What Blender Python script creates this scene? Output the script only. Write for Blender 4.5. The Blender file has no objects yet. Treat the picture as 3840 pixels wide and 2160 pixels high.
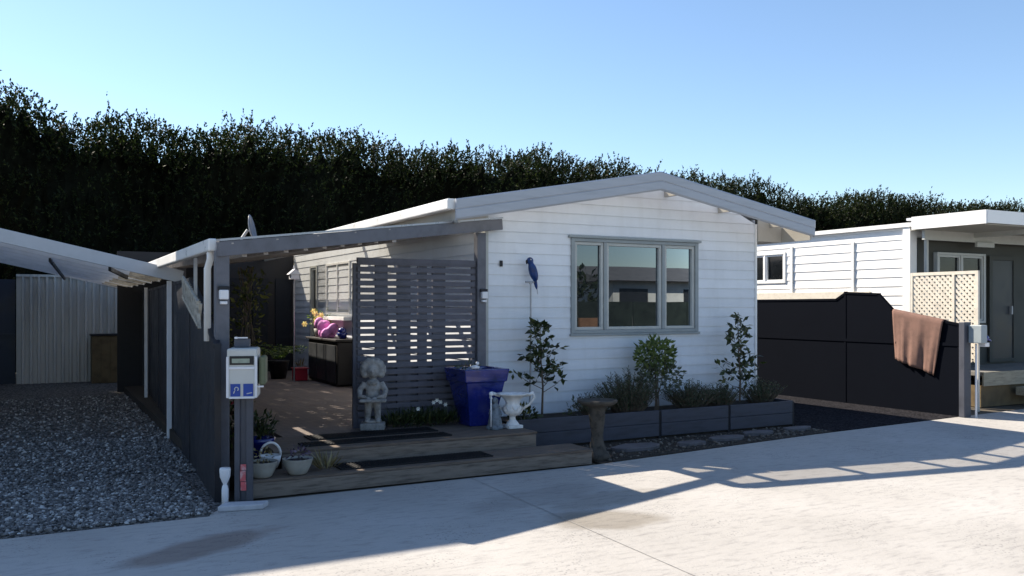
import bpy, math, random
import numpy as np
from mathutils import Vector, Matrix, Quaternion
R = random.Random(7)
NR = np.random.default_rng(11)
sc = bpy.context.scene
COL = sc.collection

# ------------------------------------------------------------------ helpers
class MB:
    def __init__(s): s.v = []; s.f = []; s.m = []; s.cur = 0
    def add(s, vs, fs):
        o = len(s.v); s.v += [tuple(v) for v in vs]
        for f in fs:
            s.f.append(tuple(i + o for i in f)); s.m.append(s.cur)
        return s
    def box(s, x0, x1, y0, y1, z0, z1):
        vs = [(x0,y0,z0),(x1,y0,z0),(x1,y1,z0),(x0,y1,z0),(x0,y0,z1),(x1,y0,z1),(x1,y1,z1),(x0,y1,z1)]
        return s.add(vs, [(3,2,1,0),(4,5,6,7),(0,1,5,4),(1,2,6,5),(2,3,7,6),(3,0,4,7)])
    def bar(s, a, b, wx, wz, up=(0,0,1)):
        """rectangular bar from a to b: wx wide sideways, wz tall along up"""
        a = Vector(a); b = Vector(b); d = (b-a).normalized(); up = Vector(up)
        sd = d.cross(up)
        if sd.length < 1e-4: sd = Vector((1,0,0))
        sd.normalize(); u = sd.cross(d)
        vs = []
        for p in (a, b):
            for (i, j) in ((-1,-1),(1,-1),(1,1),(-1,1)):
                vs.append(p + sd*i*wx/2 + u*j*wz/2)
        return s.add(vs, [(0,1,2,3),(7,6,5,4),(0,4,5,1),(1,5,6,2),(2,6,7,3),(3,7,4,0)])
    def tube(s, pts, rad, n=8, cap=True):
        pts = [Vector(p) for p in pts]
        if not hasattr(rad, '__len__'): rad = [rad]*len(pts)
        vs = []; fs = []; pv = None
        for i, p in enumerate(pts):
            d = (pts[min(i+1, len(pts)-1)] - pts[max(i-1, 0)]).normalized()
            if pv is None:
                pv = d.orthogonal().normalized()
            else:
                pv = (pv - d*pv.dot(d)).normalized()
            q = d.cross(pv)
            for k in range(n):
                t = 2*math.pi*k/n
                vs.append(p + (pv*math.cos(t) + q*math.sin(t))*rad[i])
        for i in range(len(pts)-1):
            for k in range(n):
                a = i*n+k; b = i*n+(k+1) % n
                fs.append((a, b, b+n, a+n))
        if cap:
            fs.append(tuple(reversed(range(n)))); fs.append(tuple(range((len(pts)-1)*n, len(pts)*n)))
        return s.add(vs, fs)
    def lathe(s, prof, c=(0,0,0), n=28, wob=None, cap=True, sq=0):
        vs = []; fs = []
        for (r, z) in prof:
            for k in range(n):
                t = 2*math.pi*k/n
                rr = r*(1 + (wob(t, z) if wob else 0))
                vs.append((c[0]+rr*math.cos(t), c[1]+rr*math.sin(t), c[2]+z))
        for i in range(len(prof)-1):
            for k in range(n):
                a = i*n+k; b = i*n+(k+1) % n
                fs.append((a, b, b+n, a+n))
        if cap:
            fs.append(tuple(reversed(range(n)))); fs.append(tuple(range((len(prof)-1)*n, len(prof)*n)))
        return s.add(vs, fs)
    def ell(s, c, r, n=14, m=9, rot=None):
        vs = []; fs = []
        for i in range(m+1):
            ph = math.pi*i/m
            for k in range(n):
                t = 2*math.pi*k/n
                p = Vector((math.sin(ph)*math.cos(t)*r[0], math.sin(ph)*math.sin(t)*r[1], math.cos(ph)*r[2]))
                if rot: p.rotate(rot)
                vs.append(p + Vector(c))
        for i in range(m):
            for k in range(n):
                a = i*n+k; b = i*n+(k+1) % n
                fs.append((a, a+n, b+n, b))
        return s.add(vs, fs)
    def prism(s, poly, off):
        """polygon (3-D points) extruded by vector off"""
        n = len(poly); off = Vector(off)
        vs = [Vector(p) for p in poly] + [Vector(p)+off for p in poly]
        fs = [tuple(reversed(range(n))), tuple(range(n, 2*n))]
        for i in range(n):
            j = (i+1) % n
            fs.append((i, j, j+n, i+n))
        return s.add(vs, fs)
    def quad(s, a, b, c, d): return s.add([a,b,c,d], [(0,1,2,3)])
    def leaf(s, p, d, L, W, nrm=None, bend=.25):
        p = Vector(p); d = Vector(d).normalized()
        nrm = Vector(nrm) if nrm else Vector((R.gauss(0,1), R.gauss(0,1), R.gauss(0,1)))
        sd = d.cross(nrm)
        if sd.length < 1e-4: sd = d.orthogonal()
        sd.normalize(); up = sd.cross(d)
        m = p + d*L*.5 - up*L*bend*.2
        return s.add([p, m+sd*W/2+up*W*.12, p+d*L-up*L*bend*.6, m-sd*W/2+up*W*.12, p+d*L*.5-up*L*bend*.2],
                     [(0,1,4),(1,2,4),(2,3,4),(3,0,4)])
    def build(s, name, mat, parent=None, bevel=0, smooth=False, fix=True):
        me = bpy.data.meshes.new(name)
        me.from_pydata(s.v, [], s.f)
        mats = mat if isinstance(mat, (list, tuple)) else [mat]
        for m in mats: me.materials.append(m)
        if len(mats) > 1: me.polygons.foreach_set('material_index', s.m)
        if smooth: me.polygons.foreach_set('use_smooth', [True]*len(me.polygons))
        me.update()
        o = bpy.data.objects.new(name, me); COL.objects.link(o)
        if parent: o.parent = parent; o.matrix_parent_inverse = parent_inv(parent)
        if bevel:
            b = o.modifiers.new('bevel', 'BEVEL'); b.width = bevel; b.segments = 2; b.limit_method = 'ANGLE'
        return o
def parent_inv(p):
    # parts are meshed in world coordinates, so only an Empty carries an offset
    return Matrix.Translation(p.location).inverted() if p.type == 'EMPTY' else Matrix.Identity(4)
def tag(o, label=None, cat=None, group=None, kind=None):
    if label: o['label'] = label
    if cat: o['category'] = cat
    if group: o['group'] = group
    if kind: o['kind'] = kind
    return o
def empty(name, loc, label, cat, group=None):
    o = bpy.data.objects.new(name, None); COL.objects.link(o); o.location = loc; o.empty_display_size = .2
    return tag(o, label, cat, group)
def copy_tree(o, parent=None):
    c = o.copy(); COL.objects.link(c)
    if parent: c.parent = parent
    for ch in list(o.children): copy_tree(ch, c)
    return c

# ------------------------------------------------------------------ materials
def node_mat(name):
    m = bpy.data.materials.new(name); m.use_nodes = True
    nt = m.node_tree; nt.nodes.clear()
    out = nt.nodes.new('ShaderNodeOutputMaterial')
    return m, nt, out
def N(nt, t, **k):
    n = nt.nodes.new(t)
    for a, b in k.items():
        if a in ('operation','blend_type','data_type','feature','noise_dimensions','distance','sky_type','wave_type','bands_direction'): setattr(n, a, b)
    for a, b in k.items():
        if a.startswith('i_'):
            key = a[2:]; key = int(key) if key.isdigit() else key.replace('_', ' ')
            n.inputs[key].default_value = b
    return n
def ramp(nt, stops):
    r = nt.nodes.new('ShaderNodeValToRGB'); e = r.color_ramp.elements
    while len(e) < len(stops): e.new(.5)
    for i, (p, c) in enumerate(stops):
        e[i].position = p; e[i].color = (*c, 1)
    return r
def sh(c, f): return tuple(min(1, x*f) for x in c)
def M(name, col, rough=.6, var=.18, scale=5, bump=.15, bscale=60, metal=0, spec=.35, stretch=(1,1,1), col2=None, coat=0):
    m, nt, out = node_mat(name)
    b = N(nt, 'ShaderNodeBsdfPrincipled'); L = nt.links.new
    tc = N(nt, 'ShaderNodeTexCoord'); mp = N(nt, 'ShaderNodeMapping'); mp.inputs['Scale'].default_value = stretch
    L(tc.outputs['Object'], mp.inputs['Vector'])
    n1 = N(nt, 'ShaderNodeTexNoise', i_Scale=scale, i_Detail=6.0, i_Roughness=.62); L(mp.outputs[0], n1.inputs['Vector'])
    c2 = col2 or sh(col, 1-var*1.6)
    rp = ramp(nt, [(.3, c2), (.52, col), (.75, sh(col, 1+var*.7))]); L(n1.outputs['Fac'], rp.inputs[0]); L(rp.outputs[0], b.inputs['Base Color'])
    b.inputs['Metallic'].default_value = metal; b.inputs['Specular IOR Level'].default_value = spec
    rr = N(nt, 'ShaderNodeMapRange', i_1=.3, i_2=.7, i_3=max(.02, rough-.1), i_4=min(1, rough+.1)); L(n1.outputs['Fac'], rr.inputs[0]); L(rr.outputs[0], b.inputs['Roughness'])
    if coat: b.inputs['Coat Weight'].default_value = coat
    if bump:
        n2 = N(nt, 'ShaderNodeTexNoise', i_Scale=bscale, i_Detail=4.0); L(mp.outputs[0], n2.inputs['Vector'])
        bp = N(nt, 'ShaderNodeBump', i_Strength=bump, i_Distance=.004); L(n2.outputs['Fac'], bp.inputs['Height']); L(bp.outputs[0], b.inputs['Normal'])
    L(b.outputs[0], out.inputs[0]); return m
def leafmat(name, stops, trans=.3, rough=.5, spec=.4):
    m, nt, out = node_mat(name); L = nt.links.new
    g = N(nt, 'ShaderNodeNewGeometry'); rp = ramp(nt, stops); L(g.outputs['Random Per Island'], rp.inputs[0])
    b = N(nt, 'ShaderNodeBsdfPrincipled'); b.inputs['Roughness'].default_value = rough; b.inputs['Specular IOR Level'].default_value = spec
    L(rp.outputs[0], b.inputs['Base Color'])
    t = N(nt, 'ShaderNodeBsdfTranslucent'); br = N(nt, 'ShaderNodeMixRGB', blend_type='MULTIPLY'); br.inputs[0].default_value = 1
    br.inputs[2].default_value = (1.3, 1.5, .6, 1); L(rp.outputs[0], br.inputs[1]); L(br.outputs[0], t.inputs[0])
    mx = N(nt, 'ShaderNodeMixShader'); mx.inputs[0].default_value = trans; L(b.outputs[0], mx.inputs[1]); L(t.outputs[0], mx.inputs[2]); L(mx.outputs[0], out.inputs[0])
    return m
def concrete_mat():
    m, nt, out = node_mat('road_concrete'); L = nt.links.new
    b = N(nt, 'ShaderNodeBsdfPrincipled', i_Roughness=.8); b.inputs['Specular IOR Level'].default_value = .25
    tc = N(nt, 'ShaderNodeTexCoord')
    big = N(nt, 'ShaderNodeTexNoise', i_Scale=.55, i_Detail=5.0, i_Roughness=.6); L(tc.outputs['Object'], big.inputs[0])
    r1 = ramp(nt, [(.3, (.36,.342,.318)), (.5, (.415,.396,.37)), (.72, (.47,.45,.425))]); L(big.outputs['Fac'], r1.inputs[0])
    # broom / trowel mottling, stretched along the road
    mp = N(nt, 'ShaderNodeMapping'); mp.inputs['Scale'].default_value = (1.2, 4, 1); mp.inputs['Rotation'].default_value = (0, 0, .25); L(tc.outputs['Object'], mp.inputs[0])
    mid = N(nt, 'ShaderNodeTexNoise', i_Scale=4.6, i_Detail=8.0, i_Roughness=.7); L(mp.outputs[0], mid.inputs[0])
    r2 = ramp(nt, [(.33, (.58,.58,.6)), (.5, (1,1,1)), (.7, (1.0,1.0,1.0))]); L(mid.outputs['Fac'], r2.inputs[0])
    mu = N(nt, 'ShaderNodeMixRGB', blend_type='MULTIPLY'); mu.inputs[0].default_value = .6; L(r1.outputs[0], mu.inputs[1]); L(r2.outputs[0], mu.inputs[2])
    # dark aggregate flecks
    vo = N(nt, 'ShaderNodeTexVoronoi', i_Scale=34.0); L(tc.outputs['Object'], vo.inputs[0])
    fl = N(nt, 'ShaderNodeTexNoise', i_Scale=1.6, i_Detail=3.0); L(tc.outputs['Object'], fl.inputs[0])
    th = N(nt, 'ShaderNodeMapRange', i_1=.40, i_2=.66, i_3=.03, i_4=.27); L(fl.outputs['Fac'], th.inputs[0])
    lt = N(nt, 'ShaderNodeMath', operation='LESS_THAN'); L(vo.outputs['Distance'], lt.inputs[0]); L(th.outputs[0], lt.inputs[1])
    mf = N(nt, 'ShaderNodeMath', operation='MULTIPLY'); mf.inputs[1].default_value = .75; L(lt.outputs[0], mf.inputs[0])
    m2 = N(nt, 'ShaderNodeMixRGB', blend_type='MULTIPLY'); L(mf.outputs[0], m2.inputs[0]); L(mu.outputs[0], m2.inputs[1]); m2.inputs[2].default_value = (.55,.56,.58,1)
    cur = m2.outputs[0]
    # damp stains with their own outlines
    wob = N(nt, 'ShaderNodeTexNoise', i_Scale=2.6, i_Detail=4.0); L(tc.outputs['Object'], wob.inputs[0])
    for (cx, cy, rx, ry, ang, k) in ((-3.62,-3.0,.58,.2,.5,(.62,.55,.52)), (-.84,-3.70,.46,.3,-.35,(.66,.63,.58)), (-.35,-3.12,.6,.22,.1,(.8,.79,.77)), (-.9,-2.75,.8,.25,.3,(.84,.84,.84))):
        mp = N(nt, 'ShaderNodeMapping'); mp.vector_type = 'TEXTURE'
        mp.inputs['Location'].default_value = (cx, cy, 0); mp.inputs['Rotation'].default_value = (0,0,ang); mp.inputs['Scale'].default_value = (rx, ry, 1)
        L(tc.outputs['Object'], mp.inputs[0])
        ln = N(nt, 'ShaderNodeVectorMath', operation='LENGTH'); L(mp.outputs[0], ln.inputs[0])
        ad = N(nt, 'ShaderNodeMath', operation='ADD'); L(ln.outputs['Value'], ad.inputs[0]); L(wob.outputs['Fac'], ad.inputs[1])
        mr = N(nt, 'ShaderNodeMapRange', i_1=1.25, i_2=1.65, i_3=1.0, i_4=0.0); L(ad.outputs[0], mr.inputs[0])
        mm = N(nt, 'ShaderNodeMixRGB', blend_type='MULTIPLY'); L(mr.outputs[0], mm.inputs[0]); L(cur, mm.inputs[1]); mm.inputs[2].default_value = (*k, 1); cur = mm.outputs[0]
    L(cur, b.inputs['Base Color'])
    n3 = N(nt, 'ShaderNodeTexNoise', i_Scale=22.0, i_Detail=8.0, i_Roughness=.7); L(tc.outputs['Object'], n3.inputs[0])
    bp = N(nt, 'ShaderNodeBump', i_Strength=.35, i_Distance=.012); L(n3.outputs['Fac'], bp.inputs['Height']); L(bp.outputs[0], b.inputs['Normal'])
    L(b.outputs[0], out.inputs[0]); return m
def brick_mat():
    m, nt, out = node_mat('paver_brick'); L = nt.links.new
    b = N(nt, 'ShaderNodeBsdfPrincipled', i_Roughness=.85); tc = N(nt, 'ShaderNodeTexCoord')
    mp = N(nt, 'ShaderNodeMapping'); mp.inputs['Rotation'].default_value = (0, 0, math.radians(45)); L(tc.outputs['Object'], mp.inputs[0])
    br = N(nt, 'ShaderNodeTexBrick', i_Scale=4.6); L(mp.outputs[0], br.inputs[0])
    br.inputs['Color1'].default_value = (.20,.155,.13,1); br.inputs['Color2'].default_value = (.15,.12,.105,1); br.inputs['Mortar'].default_value = (.10,.085,.075,1); br.inputs['Mortar Size'].default_value = .022
    L(br.outputs[0], b.inputs['Base Color'])
    bp = N(nt, 'ShaderNodeBump', i_Strength=.5, i_Distance=.006); bp.invert = True; L(br.outputs['Fac'], bp.inputs['Height']); L(bp.outputs[0], b.inputs['Normal'])
    L(b.outputs[0], out.inputs[0]); return m
def glass_mat(name, tint=(.012,.014,.016), refl=.2):
    m, nt, out = node_mat(name); L = nt.links.new
    d = N(nt, 'ShaderNodeBsdfDiffuse'); d.inputs[0].default_value = (*tint, 1)
    g = N(nt, 'ShaderNodeBsdfGlossy'); g.inputs['Roughness'].default_value = .004; g.inputs[0].default_value = (.78,.89,1,1)
    tc = N(nt, 'ShaderNodeTexCoord'); n = N(nt, 'ShaderNodeTexNoise', i_Scale=1.3, i_Detail=1.0); L(tc.outputs['Object'], n.inputs[0])
    bp = N(nt, 'ShaderNodeBump', i_Strength=.05, i_Distance=.01); L(n.outputs['Fac'], bp.inputs['Height']); L(bp.outputs[0], g.inputs['Normal'])
    fr = N(nt, 'ShaderNodeFresnel', i_IOR=1.5); ad = N(nt, 'ShaderNodeMath', operation='ADD'); ad.inputs[1].default_value = refl; L(fr.outputs[0], ad.inputs[0])
    mx = N(nt, 'ShaderNodeMixShader'); L(ad.outputs[0], mx.inputs[0]); L(d.outputs[0], mx.inputs[1]); L(g.outputs[0], mx.inputs[2]); L(mx.outputs[0], out.inputs[0]); return m
def sheet_mat(name, col, clear=.35):
    m, nt, out = node_mat(name); L = nt.links.new
    t = N(nt, 'ShaderNodeBsdfTransparent'); t.inputs[0].default_value = (*col, 1)
    tl = N(nt, 'ShaderNodeBsdfTranslucent'); tl.inputs[0].default_value = (*col, 1)
    d = N(nt, 'ShaderNodeBsdfPrincipled', i_Roughness=.3); d.inputs['Base Color'].default_value = (*col, 1)
    a = N(nt, 'ShaderNodeMixShader'); a.inputs[0].default_value = .5; L(tl.outputs[0], a.inputs[1]); L(d.outputs[0], a.inputs[2])
    x = N(nt, 'ShaderNodeMixShader'); x.inputs[0].default_value = clear; L(a.outputs[0], x.inputs[1]); L(t.outputs[0], x.inputs[2]); L(x.outputs[0], out.inputs[0]); return m
def gravel_mat(name, stops):
    m, nt, out = node_mat(name); L = nt.links.new
    b = N(nt, 'ShaderNodeBsdfPrincipled', i_Roughness=.9); b.inputs['Specular IOR Level'].default_value = .04; tc = N(nt, 'ShaderNodeTexCoord')
    v = N(nt, 'ShaderNodeTexVoronoi', i_Scale=42.0); L(tc.outputs['Object'], v.inputs[0])
    bw = N(nt, 'ShaderNodeRGBToBW'); L(v.outputs['Color'], bw.inputs[0])
    rp = ramp(nt, stops); L(bw.outputs[0], rp.inputs[0]); L(rp.outputs[0], b.inputs['Base Color'])
    bp = N(nt, 'ShaderNodeBump', i_Strength=.9, i_Distance=.02); bp.invert = True; L(v.outputs['Distance'], bp.inputs['Height']); L(bp.outputs[0], b.inputs['Normal'])
    L(b.outputs[0], out.inputs[0]); return m
def stone_mat(name, stops):
    m, nt, out = node_mat(name); L = nt.links.new
    g = N(nt, 'ShaderNodeNewGeometry'); rp = ramp(nt, stops); L(g.outputs['Random Per Island'], rp.inputs[0])
    b = N(nt, 'ShaderNodeBsdfPrincipled', i_Roughness=.75); L(rp.outputs[0], b.inputs['Base Color']); L(b.outputs[0], out.inputs[0]); return m

WHITE = M('white_weatherboard_paint', (.69,.72,.765), .45, .05, 3, .12, 40)
WHITE2 = M('white_gloss_paint', (.78,.78,.77), .35, .06, 4, .05)
def board_tones(m, lo, hi):
    nt = m.node_tree; b = [n for n in nt.nodes if n.type == 'BSDF_PRINCIPLED'][0]; src = b.inputs['Base Color'].links[0].from_socket
    g = N(nt, 'ShaderNodeNewGeometry'); rp = ramp(nt, [(0,(lo,lo,lo)),(1,(hi,hi,hi))]); nt.links.new(g.outputs['Random Per Island'], rp.inputs[0])
    tc = N(nt, 'ShaderNodeTexCoord'); mp = N(nt, 'ShaderNodeMapping'); mp.inputs['Scale'].default_value = (7,7,.7); nt.links.new(tc.outputs['Object'], mp.inputs[0])
    st = N(nt, 'ShaderNodeTexNoise', i_Scale=1.0, i_Detail=6.0); nt.links.new(mp.outputs[0], st.inputs[0])
    r2 = ramp(nt, [(.32,(.88,.87,.85)),(.5,(1,1,1))]); nt.links.new(st.outputs['Fac'], r2.inputs[0])
    a = N(nt, 'ShaderNodeMixRGB', blend_type='MULTIPLY'); a.inputs[0].default_value = 1; nt.links.new(src, a.inputs[1]); nt.links.new(rp.outputs[0], a.inputs[2])
    c = N(nt, 'ShaderNodeMixRGB', blend_type='MULTIPLY'); c.inputs[0].default_value = .35; nt.links.new(a.outputs[0], c.inputs[1]); nt.links.new(r2.outputs[0], c.inputs[2])
    nt.links.new(c.outputs[0], b.inputs['Base Color'])
board_tones(WHITE, .93, 1.03)
SIDEWHITE = M('white_panel_paint', (.82,.81,.79), .4, .04, 2, .05)
BARGE = M('barge_blue_grey_metal', (.40,.42,.46), .4, .08, 4, .05, stretch=(.4,.4,3))
BEAM = M('slate_grey_timber_paint', (.125,.128,.15), .5, .18, 6, .2, 50, stretch=(1,1,1))
SCREEN = M('charcoal_slat_paint', (.095,.095,.118), .55, .2, 7, .2)
RAFTER = M('brown_grey_rafter_timber', (.36,.33,.31), .65, .25, 6, .2)
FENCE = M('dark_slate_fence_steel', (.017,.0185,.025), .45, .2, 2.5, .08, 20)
FENCE2 = M('shade_darkened_fence_panel', (.0038,.0050,.0088), .7, .05, 2.5, .04, 20, spec=.03)  # shade on the right fence is put into this near-black base colour
FENCEPOST = M('grey_blue_fence_post', (.075,.08,.10), .5, .15, 5)
FRAME = M('pale_grey_window_frame', (.44,.45,.43), .4, .06, 6, .03)
REVEAL = M('grey_window_facing', (.27,.30,.31), .45, .08, 6, .03)
GLASS = glass_mat('window_glass', refl=.05)
GLASSD = M('dark_glass', (.010,.012,.014), .12, .2, 2, 0, spec=.25)
CONC = concrete_mat()
BRICK = brick_mat()
DECKW = M('weathered_deck_timber', (.20,.165,.135), .75, .35, 5, .3, 60, stretch=(1,9,9))
TREAD = M('brown_step_timber', (.15,.115,.09), .75, .35, 5, .3, 60, stretch=(1,9,9))
RUBBER = M('black_rubber_mat', (.012,.012,.013), .8, .3, 20, .3, 120)
PLANTER = M('blue_grey_planter_board', (.058,.06,.078), .6, .2, 4, .25, 45, stretch=(1,1,6))
SOIL = M('dark_soil', (.035,.028,.022), .95, .4, 9, .9, 30)
DIRT = M('bare_earth', (.10,.085,.065), .95, .35, 3, .6, 25)
STONE = M('weathered_cast_stone', (.31,.30,.285), .85, .35, 14, .5, 80)
STONEW = M('white_painted_stone', (.76,.75,.73), .6, .12, 16, .25, 60)
BROWNSTONE = M('mossy_brown_stone', (.075,.066,.055), .9, .4, 16, .6, 60)
PAVER = M('pale_paver_stone', (.13,.12,.125), .85, .25, 8, .3)
BLUEGLAZE = M('cobalt_blue_glaze', (.008,.018,.17), .22, .3, 5, .03, spec=.55, coat=.5)
BOWL = M('cream_plastic_bowl', (.36,.35,.31), .5, .12, 9, .08)
CARD = M('cream_letterbox_metal', (.54,.54,.51), .4, .06, 6, .03)
DARKSLOT = M('dark_slot', (.015,.016,.017), .5, .1, 6, 0)
GREENFADE = M('pale_green_paper', (.30,.34,.27), .7, .15, 20, .05)
STICKER = M('blue_sticker', (.012,.055,.30), .4, .1, 10, 0)
TUBE = M('olive_plastic_tube', (.13,.145,.085), .5, .15, 8, .05)
RED = M('red_plastic', (.42,.02,.045), .4, .1, 6, .03)
PINK = M('pink_fabric', (.80,.30,.66), .7, .2, 8, .4, 30)
PLASTW = M('white_plastic', (.72,.72,.74), .4, .05, 6, .02)
METALG = M('galvanised_grey', (.36,.37,.39), .45, .1, 8, .03, metal=.4)
DISH = M('blue_grey_dish', (.09,.115,.16), .45, .08, 5, .02)
TERRA = M('terracotta_towel_cloth', (.20,.115,.09), .95, .18, 9, .6, 140)
CORR = M('grey_corrugated_steel', (.60,.575,.53), .45, .14, 2, .03, stretch=(1,1,.3))
CORRW = M('white_corrugated_roof', (.74,.76,.80), .5, .12, 2.5, .05)
NAVY = M('dark_navy_door', (.025,.035,.06), .4, .2, 2, .03)
BOXW = M('brown_ply_box', (.16,.115,.06), .7, .3, 4, .2)
GREYWALL = M('grey_green_cladding', (.05,.052,.046), .6, .12, 3, .1)
SOFFIT = M('cream_soffit_board', (.42,.40,.36), .6, .06, 4, .05)
LATT = M('cream_lattice_timber', (.70,.64,.54), .6, .1, 9, .1)
PALELATT = M('weathered_pale_lattice', (.42,.39,.33), .7, .3, 14, .2)
DARKDOOR = M('charcoal_door', (.035,.038,.043), .4, .15, 3, .03)
TIMBER = M('bare_timber_step', (.34,.30,.22), .7, .25, 5, .2, 60, stretch=(1,8,8))
BLACKCAB = M('black_cabinet_cover', (.014,.012,.012), .55, .3, 4, .15)
PARROT = M('blue_parrot_paint', (.012,.045,.17), .35, .35, 14, .1)
BLACK = M('black_paint', (.012,.012,.016), .5, .2, 8, .05)
BARK = M('grey_brown_bark', (.12,.09,.065), .9, .3, 20, .6, 80)
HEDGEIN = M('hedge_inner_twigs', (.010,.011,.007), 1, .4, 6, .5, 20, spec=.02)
TILE = M('grey_roof_tile', (.20,.19,.185), .7, .2, 3, .2)
CREAMW = M('cream_house_paint', (.84,.81,.74), .6, .08, 3, .08)
VERGE = sheet_mat('translucent_verge_sheet', (.95,.93,.88), .62)
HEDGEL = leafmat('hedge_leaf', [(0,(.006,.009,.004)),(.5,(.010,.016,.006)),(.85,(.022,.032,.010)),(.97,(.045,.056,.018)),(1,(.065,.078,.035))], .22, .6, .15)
GLOSSL = leafmat('dark_glossy_leaf', [(0,(.016,.024,.010)),(.5,(.028,.042,.014)),(.85,(.06,.08,.025)),(1,(.13,.13,.05))], .2, .35, .5)
LIMEL = leafmat('light_green_leaf', [(0,(.05,.075,.022)),(.5,(.10,.14,.04)),(1,(.20,.23,.09))], .3)
GREYL = leafmat('grey_green_leaf', [(0,(.05,.06,.042)),(.5,(.085,.10,.075)),(1,(.16,.17,.14))], .25)
LAVL = leafmat('rosemary_leaf', [(0,(.02,.032,.016)),(.5,(.04,.058,.03)),(1,(.09,.115,.06))], .15)
FERNL = leafmat('fern_leaf', [(0,(.04,.07,.02)),(.6,(.09,.14,.04)),(1,(.18,.22,.07))], .3)
DRYL = leafmat('dry_leaf', [(0,(.10,.075,.035)),(.6,(.20,.16,.08)),(1,(.36,.31,.2))], .2)
REDP = leafmat('red_petal', [(0,(.16,.01,.015)),(1,(.30,.02,.03))], .2)
WHITEP = leafmat('white_petal', [(0,(.55,.55,.52)),(1,(.75,.75,.72))], .2)
PURPL = leafmat('purple_leaf', [(0,(.05,.03,.07)),(.6,(.09,.06,.12)),(1,(.2,.16,.24))], .2)
PEBBLE = stone_mat('grey_pebble', [(0,(.06,.058,.058)),(.5,(.14,.135,.13)),(.82,(.25,.24,.235)),(1,(.55,.54,.52))])
GRAVELB = gravel_mat('gravel_base', [(.2,(.05,.048,.047)),(.5,(.11,.106,.10)),(.8,(.21,.2,.195))])
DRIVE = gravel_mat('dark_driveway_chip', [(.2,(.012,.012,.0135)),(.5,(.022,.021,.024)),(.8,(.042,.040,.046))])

# ------------------------------------------------------------------ ground
g = MB(); g.box(-250,250,-250,250,-.3,-.012); tag(g.build('ground', DIRT), kind='structure')
edge = [(-14,-2.2),(-3.45,-2.16),(-3.35,-1.80),(.35,-1.76),(3.92,-1.33),(7.23,-1.08),(16,-.4)]
rd = MB(); poly = [(x,y,.0) for x,y in edge] + [(16,-13,0),(-14,-13,0)]
rd.prism([(p[0],p[1],-.25) for p in poly][::-1], (0,0,.25)); road = rd.build('road', CONC); tag(road, kind='structure')
for (x0,y0,x1,y1) in ((-1.06,-1.79,-1.32,-9.0),):        # saw-cut joint lying in the slab
    j = MB(); d = Vector((x1-x0,y1-y0,0)).normalized(); s_ = Vector((-d.y,d.x,0))*.003
    a = Vector((x0,y0,.004)); b = Vector((x1,y1,.004)); j.quad(a-s_,b-s_,b+s_,a+s_)
    tag(j.build('road_joint', M('joint_dirt',(.31,.295,.275),.9,.3,8)), kind='structure')
gv = MB(); gv.prism([(-14,-2.19,-.1),(-3.46,-2.15,-.1),(-3.25,-1.8,-.1),(-2.8,12,-.1),(-14,12,-.1)][::-1], (0,0,.104)); tag(gv.build('gravel_bed', GRAVELB), kind='structure')
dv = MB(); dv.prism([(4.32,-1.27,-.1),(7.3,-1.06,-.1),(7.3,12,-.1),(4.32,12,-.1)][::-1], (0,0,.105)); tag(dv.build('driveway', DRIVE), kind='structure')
sb = MB(); sb.prism([(.42,-1.74,-.1),(4.3,-1.28,-.1),(4.3,-.69,-.1),(.42,-.69,-.1)][::-1], (0,0,.108)); tag(sb.build('soil_strip', SOIL), kind='structure')

def stones(name, regions, mat, kind='stuff', label=None):
    ico_v = []; t = (1+5**.5)/2
    for a in ((-1,t,0),(1,t,0),(-1,-t,0),(1,-t,0),(0,-1,t),(0,1,t),(0,-1,-t),(0,1,-t),(t,0,-1),(t,0,1),(-t,0,-1),(-t,0,1)): ico_v.append(a)
    ico_v = np.array(ico_v)/math.sqrt(1+t*t)
    ico_f = np.array([(0,11,5),(0,5,1),(0,1,7),(0,7,10),(0,10,11),(1,5,9),(5,11,4),(11,10,2),(10,7,6),(7,1,8),(3,9,4),(3,4,2),(3,2,6),(3,6,8),(3,8,9),(4,9,5),(2,4,11),(6,2,10),(8,6,7),(9,8,1)])
    P = []; S = []
    for (n, fx, smin, smax) in regions:
        for _ in range(n):
            p = fx()
            P.append(p); S.append(R.uniform(smin, smax) * (1.35 if R.random() < .12 else 1))
    n = len(P); P = np.array(P); S = np.array(S)
    sc3 = NR.uniform(.65, 1.25, (n,1,3)); jit = NR.normal(0, .12, (n,12,3))
    V = (ico_v[None]+jit)*sc3*S[:,None,None]
    ang = NR.uniform(0, 6.28, n); c = np.cos(ang); s = np.sin(ang)
    X = V[...,0]*c[:,None]-V[...,1]*s[:,None]; Y = V[...,0]*s[:,None]+V[...,1]*c[:,None]
    V = np.stack([X,Y,V[...,2]*.75], -1)+P[:,None,:]
    F = ico_f[None]+(np.arange(n)*12)[:,None,None]
    me = bpy.data.meshes.new(name); me.from_pydata(V.reshape(-1,3).tolist(), [], F.reshape(-1,3).tolist()); me.materials.append(mat)
    o = bpy.data.objects.new(name, me); COL.objects.link(o)
    return tag(o, label=label, kind=kind)
def rect(x0,x1,y0,y1,z=.008): return lambda: (R.uniform(x0,x1), R.uniform(y0,y1), z+R.uniform(-.004,.012))
stones('gravel', [(11500, rect(-5.9,-3.42,-2.12,-.3), .008, .019), (8000, rect(-6.2,-3.24,-.3,2.4), .009, .018), (5500, rect(-6.4,-3.1,2.4,8), .011,.02)], PEBBLE, label='loose grey and white gravel beside the dark left fence')
stones('soil_pebbles', [(700, lambda: ((lambda x: (x, R.uniform(-1.72+(x-.4)*.115,-.72), .014))(R.uniform(.5,4.25))), .008, .02)], stone_mat('brown_pebble', [(0,(.04,.035,.03)),(.7,(.10,.085,.07)),(1,(.2,.17,.14))]), label='scattered brown stones on the soil below the planter')

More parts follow.
